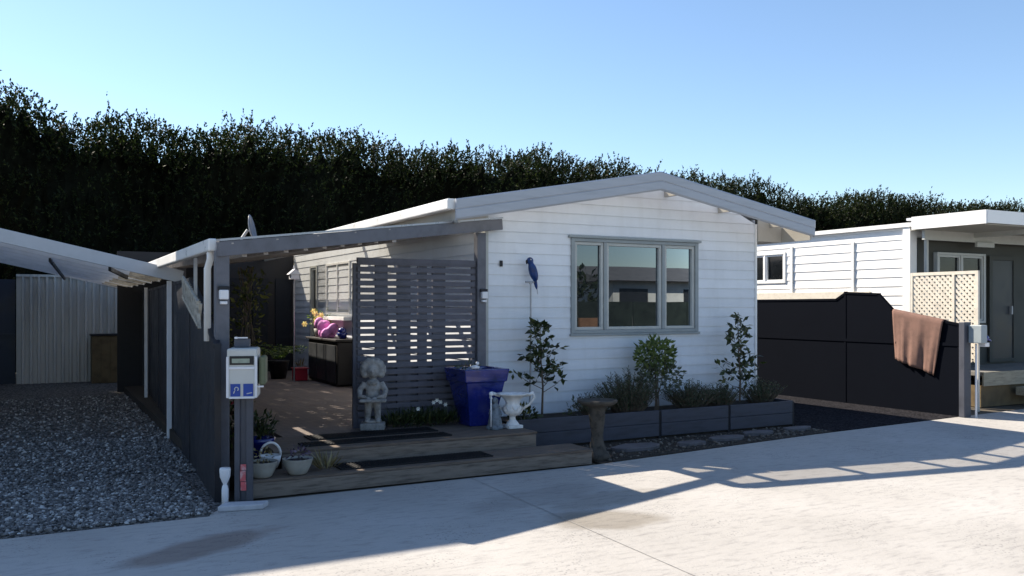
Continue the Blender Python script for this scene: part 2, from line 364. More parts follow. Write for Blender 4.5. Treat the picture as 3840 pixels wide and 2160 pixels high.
# ------------------------------------------------------------------ main house
def boards(mb, T, z0, z1, pitch, lim, openings=(), lip=.0105):
    """lapped horizontal boards; T(s, n, z) gives the world point at s along the wall, n outward"""
    k = 0; za = z0
    while za < z1-1e-4:
        zb = min(za+pitch, z1); cuts = [za]
        for op in openings:
            for q in (op[2], op[3]):
                if za+.002 < q < zb-.002: cuts.append(q)
        cuts = sorted(cuts)+[zb]
        for a, b in zip(cuts[:-1], cuts[1:]):
            la, lb = lim(a), lim(b)
            segs = [(la[0], la[1], lb[0], lb[1])]
            for op in openings:
                if a >= op[2]-1e-3 and b <= op[3]+1e-3:
                    ns = []
                    for sg in segs:
                        ns += [(sg[0], op[0], sg[2], op[0]), (op[1], sg[1], op[1], sg[3])]
                    segs = ns
            na = lip*(1-(a-za)/pitch)+.003; nb = lip*(1-(b-za)/pitch)+.003
            for sg in segs:
                if sg[1]-sg[0] < .005 and sg[3]-sg[2] < .005: continue
                mb.quad(T(sg[0],na,a), T(sg[1],na,a), T(sg[3],nb,b), T(sg[2],nb,b))
                if a == za: mb.quad(T(sg[0],0,a), T(sg[1],0,a), T(sg[1],na,a), T(sg[0],na,a))
        za = zb
SL = .179
def ztop(u): return 2.75+SL*(min(u, 4.2-u)+.64)      # top of roof sheet
house = empty('weatherboard_house', (2.1,0,0), 'white weatherboard gable-fronted cottage with wide three-pane front window', 'house')
def glim(z):
    e = (z-(ztop(0)-.05))/SL
    return (max(0, e), min(4.2, 4.2-e))
w = MB()
WIN = (1.17,3.15,1.26,2.44)
boards(w, lambda s,n,z: (s,-n,z), .05, 3.18, .128, glim, [WIN])
w.build('front_wall', WHITE, house)
w = MB()
SW1 = (5.0,6.35,1.46,2.36); SW2 = (6.95,7.4,.3,2.36)
boards(w, lambda s,n,z: (-n,11.5-s,z), .05, 2.82, .128, lambda z: (0,11.5), [(11.5-SW1[1],11.5-SW1[0],SW1[2],SW1[3]),(11.5-SW2[1],11.5-SW2[0],SW2[2],SW2[3])])
w.build('side_wall', WHITE, house)
w = MB(); w.box(.11,4.196,.25,11.49,-.05,2.78)
w.prism([(.06,.12,2.7),(4.14,.12,2.7),(4.14,.12,ztop(0)-.08),(2.1,.12,3.14),(.06,.12,ztop(0)-.08)], (0,.1,0))
w.box(4.197,4.2,0,11.5,0,2.8); w.build('back_wall', WHITE, house)
# window
def window(parent, T, s0, s1, z0, z1, mull, name='window', glass=GLASS, frame=FRAME, face=REVEAL, fw=.042, sash=.036, head=True):
    f = MB()
    def bx(mb,a,b,c,d,n0,n1):
        vs = [T(a,n0,c),T(b,n0,c),T(b,n0,d),T(a,n0,d),T(a,n1,c),T(b,n1,c),T(b,n1,d),T(a,n1,d)]
        mb.add(vs, [(0,1,2,3),(7,6,5,4),(0,4,5,1),(1,5,6,2),(2,6,7,3),(3,7,4,0)])
    bx(f,s0-.012,s0+fw,z0,z1,-.09,.032); bx(f,s1-fw,s1+.012,z0,z1,-.09,.032)
    bx(f,s0+fw,s1-fw,z1-fw,z1,-.09,.030); bx(f,s0+fw,s1-fw,z0,z0+fw,-.09,.030)
    for q in mull[1:-1]: bx(f,q-.022,q+.022,z0+fw,z1-fw,-.09,.027)
    if head: bx(f,s0-.05,s1+.05,z1+.002,z1+.03,-.02,.05); bx(f,s0-.03,s1+.03,z0-.03,z0-.002,-.02,.045)
    fo = f.build(name, face, parent, bevel=.004)
    m = mull[:]; m[0] = s0+fw; m[-1] = s1-fw
    for i in range(len(m)-1):
        a = m[i]+(.024 if i else .002); b = m[i+1]-(.024 if i < len(m)-2 else .002)
        q = MB(); c, d = z0+fw+.002, z1-fw-.002
        bx(q,a,a+sash,c,d,-.05,.012); bx(q,b-sash,b,c,d,-.05,.012); bx(q,a+sash,b-sash,d-sash,d,-.05,.0115); bx(q,a+sash,b-sash,c,c+sash,-.05,.0115)
        q.build('sash', frame, fo, bevel=.003)
        p = MB(); bx(p,a+sash-.004,b-sash+.004,c+sash-.004,d-sash+.004,-.034,-.026); p.build('pane', glass, fo)
    return fo
window(house, lambda s,n,z: (s,-n,z), *WIN, [1.17,1.665,2.58,3.15])
window(house, lambda s,n,z: (-n,11.5-s,z), 11.5-SW1[1],11.5-SW1[0],SW1[2],SW1[3],[0,11.5-5.7,0], glass=GLASSD, face=WHITE2, frame=FRAME, head=False)
window(house, lambda s,n,z: (-n,11.5-s,z), 11.5-SW2[1],11.5-SW2[0],SW2[2],SW2[3],[0,0], name='side_door', glass=GLASSD, face=FRAME, frame=FRAME, head=False)
s_ = MB(); s_.box(-.16,-.022,4.9,6.45,1.36,1.42); s_.build('window_sill', WHITE2, house, bevel=.004)
# corner boards
c = MB(); c.box(-.03,-.0015,-.035,.05,.02,2.78); c.box(-.0015,.012,-.035,-.022,.02,2.78); c.build('corner_trim', FRAME, house)
c = MB(); c.box(4.188,4.216,-.026,.04,.02,2.74); c.build('corner_trim', WHITE2, house)
# roof
r = MB()
for sgn in (0,1):
    def U(x): return x if sgn == 0 else 4.2-x
    e0 = -.53 if sgn else .0
    pts = [(U(e0),0,ztop(e0)),(U(2.1),0,ztop(2.1)),(U(2.1),0,ztop(2.1)-.035),(U(e0),0,ztop(e0)-.035)]
    r.prism([(p[0],.03,p[2]) for p in pts], (0,11.9,0))
roof = r.build('roof', CORRW, house)
v = MB()
for sgn in (0,1):
    def U(x): return x if sgn == 0 else 4.2-x
    e0 = -.53 if sgn else -.66
    v.quad((U(e0),-.57,ztop(e0)-.012),(U(2.1),-.57,ztop(2.1)-.012),(U(2.1),.03,ztop(2.1)-.012),(U(e0),.03,ztop(e0)-.012))
v.build('verge_sheet', VERGE, roof)
EAVE = sheet_mat('eave_sheet_plastic', (.93,.9,.82), .55)
for (ya,yb,mt_,nm) in ((.031,.6,EAVE,'eave_sheet'),(.601,3.6,CORRW,'eave_panel'),(3.601,11.9,EAVE,'eave_sheet')):
    v = MB(); v.quad((-.66,ya,ztop(-.66)-.012),(-.001,ya,ztop(0)-.012),(-.001,yb,ztop(0)-.012),(-.66,yb,ztop(-.66)-.012)); v.build(nm, mt_, roof)
for k in range(13):
    q = MB() if k < 3 else None
    if q: q.bar((-.59,.5+.9*k,ztop(-.59)-.07),(-.004,.5+.9*k,ztop(0)-.07),.045,.09); q.build('lookout', SOFFIT, roof)
for k, x in enumerate([-.25,.66,1.57,2.63,3.54,4.45]):
    q = MB(); z = ztop(x)-.075; q.bar((x,-.56,z),(x,-.004,z),.05,.09); q.build('lookout', SOFFIT, roof)
q = MB(); q.box(2.06,2.14,-.56,.02,3.10,3.19); q.build('ridge_beam', SOFFIT, roof)
for sgn in (0,1):
    def U(x): return x if sgn == 0 else 4.2-x
    q = MB()
    prof = [(-.585,.0),(-.60,.02),(-.60,.105),(-.592,.115),(-.60,.125),(-.60,.215),(-.585,.23),(-.57,.23),(-.57,0)]
    a0, a1 = (-.66 if sgn == 0 else -.52), 2.1
    vs = []
    for uu in (a0,a1):
        for (y,h) in prof: vs.append((U(uu), y, ztop(uu)-.225+h))
    n = len(prof); fs = [tuple(range(n)), tuple(reversed(range(n,2*n)))]+[(i,(i+1)%n,(i+1)%n+n,i+n) for i in range(n)]
    q.add(vs, fs); q.build('barge_board', BARGE, house)
    q = MB(); q.box(min(U(-.74),U(-.64)),max(U(-.74),U(-.64)),-.55,11.9,2.64,2.755) if sgn == 0 else q.box(4.70,4.79,-.55,11.9,2.665,2.78); q.build('gutter', WHITE2, house, bevel=.012)
    q = MB(); e1_ = -.62 if sgn == 0 else -.49
    q.box(min(U(e1_),U(e1_+.025)),max(U(e1_),U(e1_+.025)),-.56,11.9,2.50,2.70)
    if sgn: q.box(min(U(-.464),U(-.032)),max(U(-.464),U(-.032)),-.04,11.8,2.50,2.515)
    q.prism([(U(e1_+.026),-.045,2.5),(U(-.02),-.045,2.5),(U(-.02),-.045,ztop(0)-.06),(U(e1_+.026),-.045,ztop(e1_+.026)-.06)], (0,.02,0)); q.build('eave_soffit', SOFFIT, house)
# small number plate on the wall (its figure cannot be read)
q = MB(); q.box(.165,.205,-.032,-.021,2.065,2.135); tag(q.build('wall_plate', BLACK, bevel=.004), 'tiny dark plate fixed on white boards beside the parrot ornament', 'plate')

# parrot ornament on a stake
po = empty('parrot_ornament', (.5,-.14,.3), 'blue parrot ornament perched on a tall thin stake against the white wall', 'ornament')
q = MB(); q.tube([(.5,-.14,.25),(.53,-.12,1.0),(.53,-.12,1.86)], .011, 8); q.tube([(.46,-.12,1.885),(.60,-.12,1.885)], .012, 8); q.tube([(.53,-.12,1.86),(.53,-.12,1.89)], .018, 8); q.build('stake', METALG, po)
q = MB(); tilt = Quaternion((0,1,0), math.radians(-14))
q.ell((.555,-.12,2.02), (.048,.045,.12), rot=tilt); q.ell((.52,-.12,2.135),(.043,.042,.045)); q.ell((.59,-.12,1.9),(.022,.028,.11), rot=tilt); q.ell((.575,-.085,2.0),(.03,.02,.1), rot=tilt); q.ell((.575,-.155,2.0),(.03,.02,.1), rot=tilt)
ob = q.build('body', PARROT, po, smooth=True); rm = ob.modifiers.new('r','REMESH'); rm.mode='VOXEL'; rm.voxel_size=.009; rm.use_smooth_shade=True
q = MB(); q.ell((.485,-.12,2.13),(.022,.016,.02)); q.ell((.476,-.12,2.112),(.010,.010,.018)); q.build('beak', BLACK, po, smooth=True)
q = MB(); q.ell((.512,-.158,2.15),(.008,.005,.008)); q.build('eye', WHITEP, po, smooth=True)
q = MB(); q.bar((.615,-.12,1.84),(.63,-.12,1.74),.03,.01); q.build('tail_tip', PLASTW, po)

# ------------------------------------------------------------------ patio cover
P0 = Vector((-3.25,-1.6,2.075)); P1 = Vector((.16,-.075,2.555)); dirb = (P1-P0)
perg = empty('patio_cover', (-3.2,-1.5,0), 'slate grey timber patio cover over the side entrance, open along the house', 'patio cover')
q = MB(); q.bar(P0-dirb*.012, P1, .045, .125); q.build('front_beam', BEAM, perg, bevel=.005)
q = MB(); up = Vector((0,0,.075)); q.bar(P0+up-dirb*.012, P1+up, .058, .018); q.build('beam_capping', M('pale_flashing',(.34,.35,.38),.3,.1,5,.02,metal=.3), perg)
for (x,y,z0,z1,n) in ((-3.25,-1.545,0,2.06,'post'),(-.13,-.10,.28,2.44,'post'),(-2.95,3.0,0,2.1,'post')):
    q = MB(); q.box(x-.055,x+.055,y-.05,y+.05,z0,z1); q.build(n, BEAM, perg, bevel=.006)
def zr(u, y): return 2.045+.138*(u+3.25)+.017*(y+1.6)
q = MB(); q.bar((-1.44,-.8,zr(-1.44,-.8)),(-1.44,8.5,zr(-1.44,8.5)),.045,.13); q.build('edge_beam', RAFTER, perg)
for k in range(9):
    x = -3.05+.2*k
    y0 = P0.y+(x-P0.x)*dirb.y/dirb.x+.03
    q = MB(); q.bar((x,y0,zr(x,y0)),(x,8.5,zr(x,8.5)),.04,.11); q.build('joist', RAFTER, perg)
# boards lie close together on the joists, with odd short gaps where the sun gets in
slat2 = MB(); y = -1.5
while y < 8.5:
    xe = min(-1.42, P0.x+(y-P0.y-.06)*dirb.x/dirb.y); x = -3.22
    while x < xe-.02:
        x1 = min(x+.2, xe); wd_ = .186 if R.random() > .16 or y < .9 else .186-R.uniform(.03,.06)
        slat2.bar((x,y,zr(x,y)+.066),(x1,y,zr(x1,y)+.066),wd_,.012); x = x1
    y += .186
slat2.build('roof_boards', RAFTER, perg)
for y in (.33,1.0,1.9,2.9,4.4):
    q = MB(); q.bar((-1.417,y,zr(-1.42,y)+.02),(-.03,y,zr(-.04,y)+.02),.05,.09); q.build('purlin', RAFTER, perg)
q = MB(); q.box(-3.35,-3.28,-1.50,6.5,2.06,2.165); q.build('gutter', WHITE2, perg, bevel=.012)
q = MB(); q.tube([(-3.31,-1.36,2.08),(-3.31,-1.36,2.0),(-3.32,-1.28,1.92),(-3.32,-1.28,1.3)], .03, 10); q.build('downpipe', WHITE2, perg, smooth=True)
for yy in (-.35,): q = MB(); q.box(-3.29,-3.26,yy,yy+.03,1.5,2.06); q.build('stud', METALG, perg)

# post lights
def post_light(loc, label):
    e = empty('post_light', loc, label, 'lamp', 'white lights on the patio posts')
    q = MB(); x,y,z = loc
    q.box(x-.045,x+.045,y-.03,y,z+.045,z+.075); q.build('hood', BLACK, e, bevel=.004)
    q = MB(); q.box(x-.036,x+.036,y-.055,y-.002,z-.035,z+.044); q.build('lens', PLASTW, e, bevel=.008)
    q = MB(); q.box(x-.028,x+.028,y-.045,y-.002,z-.075,z-.05); q.build('sensor', PLASTW, e, bevel=.006)
post_light((-3.25,-1.612,1.69), 'white light on the left patio post above the letterbox')
post_light((-.115,-.153,1.72), 'white light on the patio post at the house corner')

# slat screen
scr = empty('slat_screen', (-.9,-.1,.28), 'charcoal horizontal slat privacy screen beside the house corner', 'screen')
zb, zt = .34, 2.12
q = MB(); z = zb
while z < zt-.05:
    q.box(-1.6,-.2,-.125,-.105,z,z+.054); z += .074
q.build('slats', SCREEN, scr, bevel=.003)
q = MB(); q.box(-1.6,-.2,-.13,-.09,zt-.055,zt); q.build('top_rail', SCREEN, scr)
for (a,b,n) in ((-1.64,-1.56,'frame_post'),(-1.39,-1.25,'upright'),(-1.14,-.985,'upright'),(-.895,-.79,'upright'),(-.72,-.565,'upright'),(-.235,-.185,'frame_post')):
    q = MB(); q.box(a,b,-.1045,-.07,zb-.05,zt-.06); q.build(n, SCREEN, scr)

q = MB(); q.box(-1.55,-.24,-.069,-.055,.3,.93); q.build('lower_backing', SCREEN, scr)
# ------------------------------------------------------------------ steps, path and mats
lo = empty('lower_step', (-1.4,-1.5,0), 'weathered timber lower step along the road edge, one end sunlit', 'step')
q = MB(); q.box(-3.08,.33,-1.72,-1.69,.002,.128); q.box(.30,.33,-1.69,-1.3,.002,.128); q.build('riser', DECKW, lo, bevel=.004)
for k in range(3):
    q = MB(); y0 = -1.725+k*.145; q.box(-3.09,.34,y0,y0+.138,.13,.154); q.build('tread_board', TREAD, lo, bevel=.004)
up_ = empty('upper_step', (-1.4,-1.1,0), 'weathered timber upper step carrying the statue and pots', 'step')
q = MB(); q.box(-2.68,-.06,-1.27,-1.24,.12,.275); q.box(-.09,-.06,-1.24,-.66,.12,.275); q.build('riser', DECKW, up_, bevel=.004)
for k in range(6):
    q = MB(); y0 = -1.275+k*.145; q.box(-2.69,-.05,y0,y0+.138,.277,.302); q.build('tread_board', TREAD, up_, bevel=.004)
q = MB(); q.box(-2.45,-.03,-.405,8.6,.0,.295); tag(q.build('brick_path', BRICK), kind='structure')
q = MB(); q.bar((-2.72,-1.24,.285),(-2.5,5,.285),.06,.05); q.build('path_edging', DECKW); tag(bpy.data.objects['path_edging'],'timber edging board along the left side of the brick path','edging')
q = MB(); q.box(-3.2,-2.5,-1.25,8.5,0,.12); tag(q.build('garden_bed', SOIL), kind='structure')
for (a,b,c,d,z,l) in ((-2.45,-.95,-1.13,-.93,.303,'black ribbed mat on the upper step, nearer the road'),(-2.28,-.95,-.78,-.50,.303,'black ribbed mat on the upper step, nearer the brick path'),(-2.25,-.75,-1.64,-1.36,.155,'black ribbed mat on the lower step')):
    q = MB(); q.box(a,b,c,d,z,z+.012)
    x = a+.03
    while x < b-.02: q.box(x,x+.012,c+.015,d-.015,z+.012,z+.018); x += .03
    tag(q.build('door_mat', RUBBER), l, 'mat', 'black rubber mats on the steps')

# ------------------------------------------------------------------ fences
def fence(name, u, prof, seams, mat, pmat, label, th=.035, rail=None, ribs=True, turn=0):
    e = empty(name, (u, prof[0][0], 0), label, 'fence')
    def top(y):
        for (a,za),(b,zb) in zip(prof[:-1], prof[1:]):
            if a <= y <= b: return za+(zb-za)*(y-a)/(b-a)
        return prof[-1][1]
    for a,b in zip(seams[:-1], seams[1:]):
        ys = [a+.012]+[p[0] for p in prof if a+.02 < p[0] < b-.02]+[b-.012]
        q = MB(); q.prism([(u-th/2,y,top(y)-.02) for y in ys]+[(u-th/2,ys[-1],-.03),(u-th/2,ys[0],-.03)], (th,0,0))
        y = a+.1
        while ribs and y < b-.06:      # shallow pressed ribs
            q.prism([(u-th/2,y,.04),(u-th/2-.009,y+.014,.04),(u-th/2-.009,y+.04,.04),(u-th/2,y+.054,.04)], (0,0,top(y)-.07)); y += .19
        q.build('panel', mat, e)
        q = MB()
        for c,d in zip(ys[:-1], ys[1:]): q.bar((u,c-.012,top(c)-.012),(u,d+.012,top(d)-.012),.06,.034)
        q.build('top_rail', pmat, e)
        if rail: q = MB(); q.box(u-th/2-.014,u-th/2-.0005,a,b,rail,rail+.045); q.build('mid_rail', mat, e)
    for y in seams: q = MB(); q.box(u-.026,u+.026,y-.02,y+.02,0,top(y)+.012); q.build('post', pmat, e)
    e.rotation_euler.z = turn
    return e
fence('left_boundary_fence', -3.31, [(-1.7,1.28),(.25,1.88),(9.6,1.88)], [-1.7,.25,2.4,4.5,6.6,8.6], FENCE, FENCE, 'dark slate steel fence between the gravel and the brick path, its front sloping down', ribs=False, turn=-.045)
fence('right_boundary_fence', 7.13, [(-1.08,1.34),(.05,1.54),(.30,1.80),(.95,1.83),(1.12,1.72),(11,1.70)], [-1.08,.95,3.1,5.3,7.5,9.7], FENCE2, FENCE2, 'shade-darkened panel fence along the driveway with a raked front end', rail=1.02, ribs=False)
q = MB(); q.box(7.06,7.21,-1.2,-1.11,0,1.37); tag(q.build('fence_end_post', FENCEPOST, bevel=.008), 'grey blue square post closing the road end of the right fence', 'post')
# raking lattice offcut that catches the sun above the left fence
la = empty('raking_lattice', (-3.0,-.3,1.6), 'small pale lattice strip raking down above the left fence', 'lattice')
A = Vector((-3.32,.16,1.89)); B = Vector((-3.37,-1.1,1.63)); q = MB(); d = (B-A)
for t in (0,.19): q.bar(A+Vector((0,0,-t)), B+Vector((0,0,-t)), .02, .03)
q.build('rails', PALELATT, la)
q = MB()
for k in range(13):
    p = A+d*(k/12.5); q.bar(p, p+Vector((0,-.12,-.235)), .012,.028,(1,0,0)); q.bar(p+Vector((.012,0,-.19)), p+Vector((.012,-.10,.0-.02)), .012,.028,(1,0,0))
q.build('lattice_slats', PALELATT, la)

# towel over the right fence
def towel():
    nx, ny = 26, 22; vs = []; fs = []
    for i in range(nx+1):
        s = i/nx; y = .02-.87*s
        zt = 1.34+.20*(y+1.08)/1.13+.012
        for j in range(ny+1):
            t = j/ny
            if t < .12:    # behind the top
                a = t/.12; p = (7.18-.0*a, y, zt-.16*(1-a))
            elif t < .2:
                a = (t-.12)/.08; p = (7.18-.105*a, y, zt+.012*math.sin(a*math.pi))
            else:
                a = (t-.2)/.8; zb = .78-.21*s
                yy = y+(.16*a*s*s)+.03*a*(1-s)*-1
                wv = .020*math.sin(8*s+1+.6*a)+.014*math.sin(19*s+2*a)+.006*math.sin(41*s)- .03*math.exp(-((s-.24)/.025)**2)
                p = (7.075-.012*a+wv*a*1.3, yy, zt-(zt-zb)*a)
            vs.append(p)
    for i in range(nx):
        for j in range(ny):
            a = i*(ny+1)+j; fs.append((a,a+1,a+ny+2,a+ny+1))
    m = MB(); m.add(vs,fs); o = m.build('towel', TERRA, smooth=True)
    sm = o.modifiers.new('s','SOLIDIFY'); sm.thickness = .008
    tag(o,'terracotta brown towel draped over the right fence','towel')
towel()

# ------------------------------------------------------------------ letterbox by the left fence
lb = empty('letterbox', (-3.15,-1.85,0), 'cream letterbox with two blue stickers on a grey double post', 'letterbox')
fx = Vector((.951,-.309,0)); fy = Vector((.309,.951,0)); O = Vector((-3.13,-1.86,0))     # box faces the road at a slight angle
def LB(a,b,c): return O+fx*a+fy*b+Vector((0,0,c))
def lbox(mb,a0,a1,b0,b1,c0,c1):
    vs=[LB(a0,b0,c0),LB(a1,b0,c0),LB(a1,b1,c0),LB(a0,b1,c0),LB(a0,b0,c1),LB(a1,b0,c1),LB(a1,b1,c1),LB(a0,b1,c1)]
    mb.add(vs,[(3,2,1,0),(4,5,6,7),(0,1,5,4),(1,2,6,5),(2,3,7,6),(3,0,4,7)]); return mb
lbox(MB(),-.115,.115,-.16,.12,.865,1.265).build('box_body', CARD, lb, bevel=.018)
q = MB(); lbox(q,-.118,-.098,-.170,-.161,.875,1.2); lbox(q,.098,.118,-.170,-.161,.875,1.2); lbox(q,-.097,.097,-.1695,-.161,1.10,1.12); lbox(q,-.097,.097,-.1695,-.161,.868,.885); q.build('front_frame', PLASTW, lb, bevel=.003)
lbox(MB(),-.092,.092,-.166,-.161,1.135,1.205).build('slot', DARKSLOT, lb)
lbox(MB(),-.075,.06,-.1675,-.1665,1.15,1.185).build('slot_paper', GREENFADE, lb)
for a,mk in ((-.086,0),(.012,1)):
    stk = lbox(MB(),a,a+.075,-.1655,-.1615,.886,.985).build('sticker', STICKER, lb)
    q = MB(); c0 = LB(a+.046,-.1665,.945)
    if mk == 0:
        pts=[c0+fx*(.014*math.cos(t))+Vector((0,0,.014*math.sin(t))) for t in [i*.5 for i in range(-2,9)]]; q.tube(pts,.004,5); q.tube([c0+fx*-.014+Vector((0,0,-.014)), c0+fx*-.022+Vector((0,0,-.035))],.004,5)
    else: q.tube([c0+fx*-.02+Vector((0,0,-.038)), c0+fx*.02+Vector((0,0,-.03))],.004,5)
    q.build('sticker_mark', CARD, stk)
q = MB(); lbox(q,-.07,-.028,-.05,.0,.0,.866); lbox(q,.02,.072,-.05,.0,.0,.866); lbox(q,-.028,.02,-.03,-.015,.0,.866); q.build('post', FENCEPOST, lb, bevel=.003)
q = MB(); pts=[]; q.tube([LB(.155,-.14,1.0),LB(.155,-.14,1.17),LB(.155,-.02,1.19)],.001,4)
q = MB(); lbox(q,.125,.175,-.13,.1,.965,1.2); q.build('paper_holder', TUBE, lb, bevel=.02)
q = MB(); lbox(q,.117,.165,-.15,-.135,.955,.967); q.build('bracket', PLASTW, lb)
q = MB(); lbox(q,-.075,.045,-.03,.04,1.268,1.335); q.build('solar_cap', FENCEPOST, lb, bevel=.006)
q = MB(); lbox(q,-.072,-.05,-.034,.0,1.337,1.352); lbox(q,-.049,.03,-.034,-.02,1.34,1.35); q.build('cap_clip', PLASTW, lb)
q = MB(); q.prism([LB(-.17,-.27,0),LB(.17,-.23,0),LB(.2,-.1,0),LB(-.14,-.1,0)][::-1],(0,0,.045)); tag(q.build('concrete_pad', M('pale_pad',(.48,.48,.50),.8,.1,9,.2), bevel=.01), 'small pale concrete pad at the foot of the letterbox', 'pad')
# white pipe and red-white tape at the letterbox foot
q = MB(); c0 = LB(-.135,-.10,0); q.lathe([(.026,.02),(.027,.14),(.022,.17),(.014,.185),(.022,.20),(.040,.245),(.044,.30),(.04,.315)], tuple(c0), 16); tag(q.build('pipe_riser', PLASTW, smooth=True), 'short white pipe with a flared cup beside the letterbox post', 'pipe')
q = MB(); 
for (z0,z1,o_) in ((.12,.19,.004),(.195,.28,.0),(.285,.33,.003)): lbox(q,-.025+o_,.018+o_,-.06,-.051,z0,z1)
tag(q.build('warning_tape', [M('red_white_tape',(.50,.10,.11),.5,.6,16,.05,col2=(.6,.5,.5))]), 'faded red tape wrapped on the letterbox post foot', 'tape')

# ------------------------------------------------------------------ plants
def tuft(mb, c, r, h, n, L, W, lean=.5):
    for _ in range(n):
        a = R.uniform(0,6.28); rr = r*math.sqrt(R.random())*.5
        p = Vector((c[0]+rr*math.cos(a), c[1]+rr*math.sin(a), c[2]+R.uniform(0,h*.3)))
        d = Vector((math.cos(a)*lean*R.random()*1.5, math.sin(a)*lean*R.random()*1.5, 1))
        mb.leaf(p, d, L*R.uniform(.6,1.2), W, bend=R.uniform(.1,.6))
def leafcloud(mb, c, r, n, L, W, core=.25):
    for _ in range(n):
        v = Vector((R.gauss(0,1),R.gauss(0,1),R.gauss(0,1))).normalized()*(core+(1-core)*R.random()**.5)
        p = Vector((c[0]+v.x*r[0], c[1]+v.y*r[1], c[2]+v.z*r[2]))
        d = v+Vector((R.gauss(0,.5),R.gauss(0,.5),R.gauss(.15,.5)))
        s = R.uniform(.6,1.25); mb.leaf(p, d, L*s, W*s)
def young_tree(name, base, h, rx, nb, label, lmat, lw=(.075,.034), low=.3, leafn=7):
    e = empty(name, base, label, 'shrub')
    t = MB(); lf = MB(); x,y,z = base; top = Vector((x+R.uniform(-.03,.05), y+.02, z+h))
    trunk = [Vector(base), Vector((x+.012,y,z+h*.3)), Vector((x-.012,y+.01,z+h*.62)), top]
    t.tube(trunk, [.014,.012,.008,.003], 7)
    for i in range(nb):
        f = low+(1-low)*(i+R.random())/nb
        k = f*3; a = trunk[min(2,int(k))].lerp(trunk[min(3,int(k)+1)], k-int(k))
        an = i*2.4+R.uniform(-.4,.4); ln = rx*(1-.72*(f-low)/(1-low))*R.uniform(.65,1.1)
        b = a+Vector((math.cos(an)*ln, math.sin(an)*ln*.6, ln*R.uniform(.25,.8)))
        m = a.lerp(b,.5)+Vector((0,0,-.02)); t.tube([a,m,b],[.005,.0035,.002],5)
        for q in range(leafn):
            p = a.lerp(b, .3+.75*R.random()) + Vector((R.gauss(0,.018),R.gauss(0,.018),R.gauss(0,.02)))
            d = (b-a).normalized()*.6+Vector((R.gauss(0,.7),R.gauss(0,.6),R.gauss(-.1,.6))); s = R.uniform(.7,1.25)
            lf.leaf(p, d, lw[0]*s, lw[1]*s)
    t.build('trunk', BARK, e); lf.build('crown', lmat, e); return e
young_tree('young_tree', (.58,-.3,.33), 1.08, .36, 26, 'young dark-leaved tree left of the front window, standing in front of the parrot stake', GLOSSL, (.10,.05), .26, 9)
young_tree('young_tree', (3.62,-.32,.33), 1.12, .36, 26, 'young dark-leaved tree at the right end of the planter', GLOSSL, (.10,.05), .12, 9)
# planter
pl = empty('garden_planter', (2.1,-.65,0), 'long blue grey board planter below the front window', 'planter')
for a,b in ((.02,1.02),(1.06,2.0),(2.04,3.1),(3.14,4.22)):
    for k in range(2): q = MB(); q.box(a,b,-.672,-.64,.03+k*.157,.03+k*.157+.153); q.build('board', PLANTER, pl, bevel=.004)
for x in (1.02,2.0,3.1,4.22): q = MB(); q.box(x+.002,x+.04,-.66,-.62,.0,.33); q.build('post', BLACK, pl)
for k in range(2): q = MB(); q.box(4.23,4.262,-.64,-.04,.03+k*.157,.03+k*.157+.153); q.build('end_board', PLANTER, pl, bevel=.004)
q = MB(); q.box(.02,4.225,-.64,-.022,.0,.30); q.build('soil', SOIL, pl)
sh1 = empty('centre_shrub', (2.2,-.34,.3), 'rounded light green shrub below the front window', 'shrub')
q = MB(); leafcloud(q,(2.2,-.34,.98),(.27,.2,.22),620,.08,.036); q.build('upper_leaves', LIMEL, sh1)
q = MB(); leafcloud(q,(2.26,-.36,.72),(.33,.22,.22),480,.07,.03); q.build('lower_leaves', GREYL, sh1)
q = MB()
for k in range(7): q.tube([(2.22+R.uniform(-.04,.04),-.34,.3),(2.22+R.uniform(-.2,.2),-.34+R.uniform(-.1,.1),1.0)],[.008,.003],5)
q.build('stems', BARK, sh1)
def rosemary(base, r, h, n, label):
    e = empty('rosemary_bush', base, label, 'shrub', 'low grey-green bushes in the planter')
    st = MB(); lf = MB(); x,y,z = base
    for _ in range(n):
        a = R.uniform(0,6.28); rr = r*R.random()**.6
        p0 = Vector((x+rr*.4*math.cos(a), y+rr*.3*math.sin(a), z)); hh = h*R.uniform(.55,1.05)*(1-.35*rr/r)
        p1 = Vector((x+rr*math.cos(a)*1.05+R.gauss(0,.02), y+rr*.6*math.sin(a), z+hh))
        st.tube([p0,p0.lerp(p1,.5)+Vector((0,0,.02)),p1],[.004,.003,.0015],4,False)
        k = int(hh/.019)
        for i in range(k):
            p = p0.lerp(p1,.2+.8*i/k); an = i*2.4
            lf.leaf(p,(math.cos(an)*.7,math.sin(an)*.7,.7),R.uniform(.03,.05),.009)
    st.build('stems', BARK, e); lf.build('leaves', LAVL, e)
rosemary((1.22,-.42,.3),.32,.30,110,'small low bush at the left of the planter, behind the bird bath')
rosemary((1.72,-.42,.3),.46,.56,260,'tallest grey-green bush spilling left of the light green shrub')
rosemary((2.7,-.42,.3),.44,.38,240,'low dark bush right of the light green shrub')
rosemary((3.18,-.42,.3),.36,.32,170,'smallest low bush between the dark bush and the right tree')
rosemary((3.95,-.36,.3),.40,.34,180,'spreading low bush at the right end of the planter')
q = MB(); leafcloud(q,(.92,-.46,.38),(.12,.1,.12),36,.06,.025); q.tube([(.92,-.46,.3),(.92,-.46,.45)],.004,5); tag(q.build('seedling', GLOSSL), 'tiny leafy seedling in the planter between tree and bushes', 'plant')
q = MB(); leafcloud(q,(.22,-.5,.36),(.17,.1,.11),170,.07,.035); q.tube([(.22,-.5,.29),(.22,-.5,.4)],.01,5); tag(q.build('ground_plant', GLOSSL), 'low leafy plant in the planter behind the white urn', 'plant')
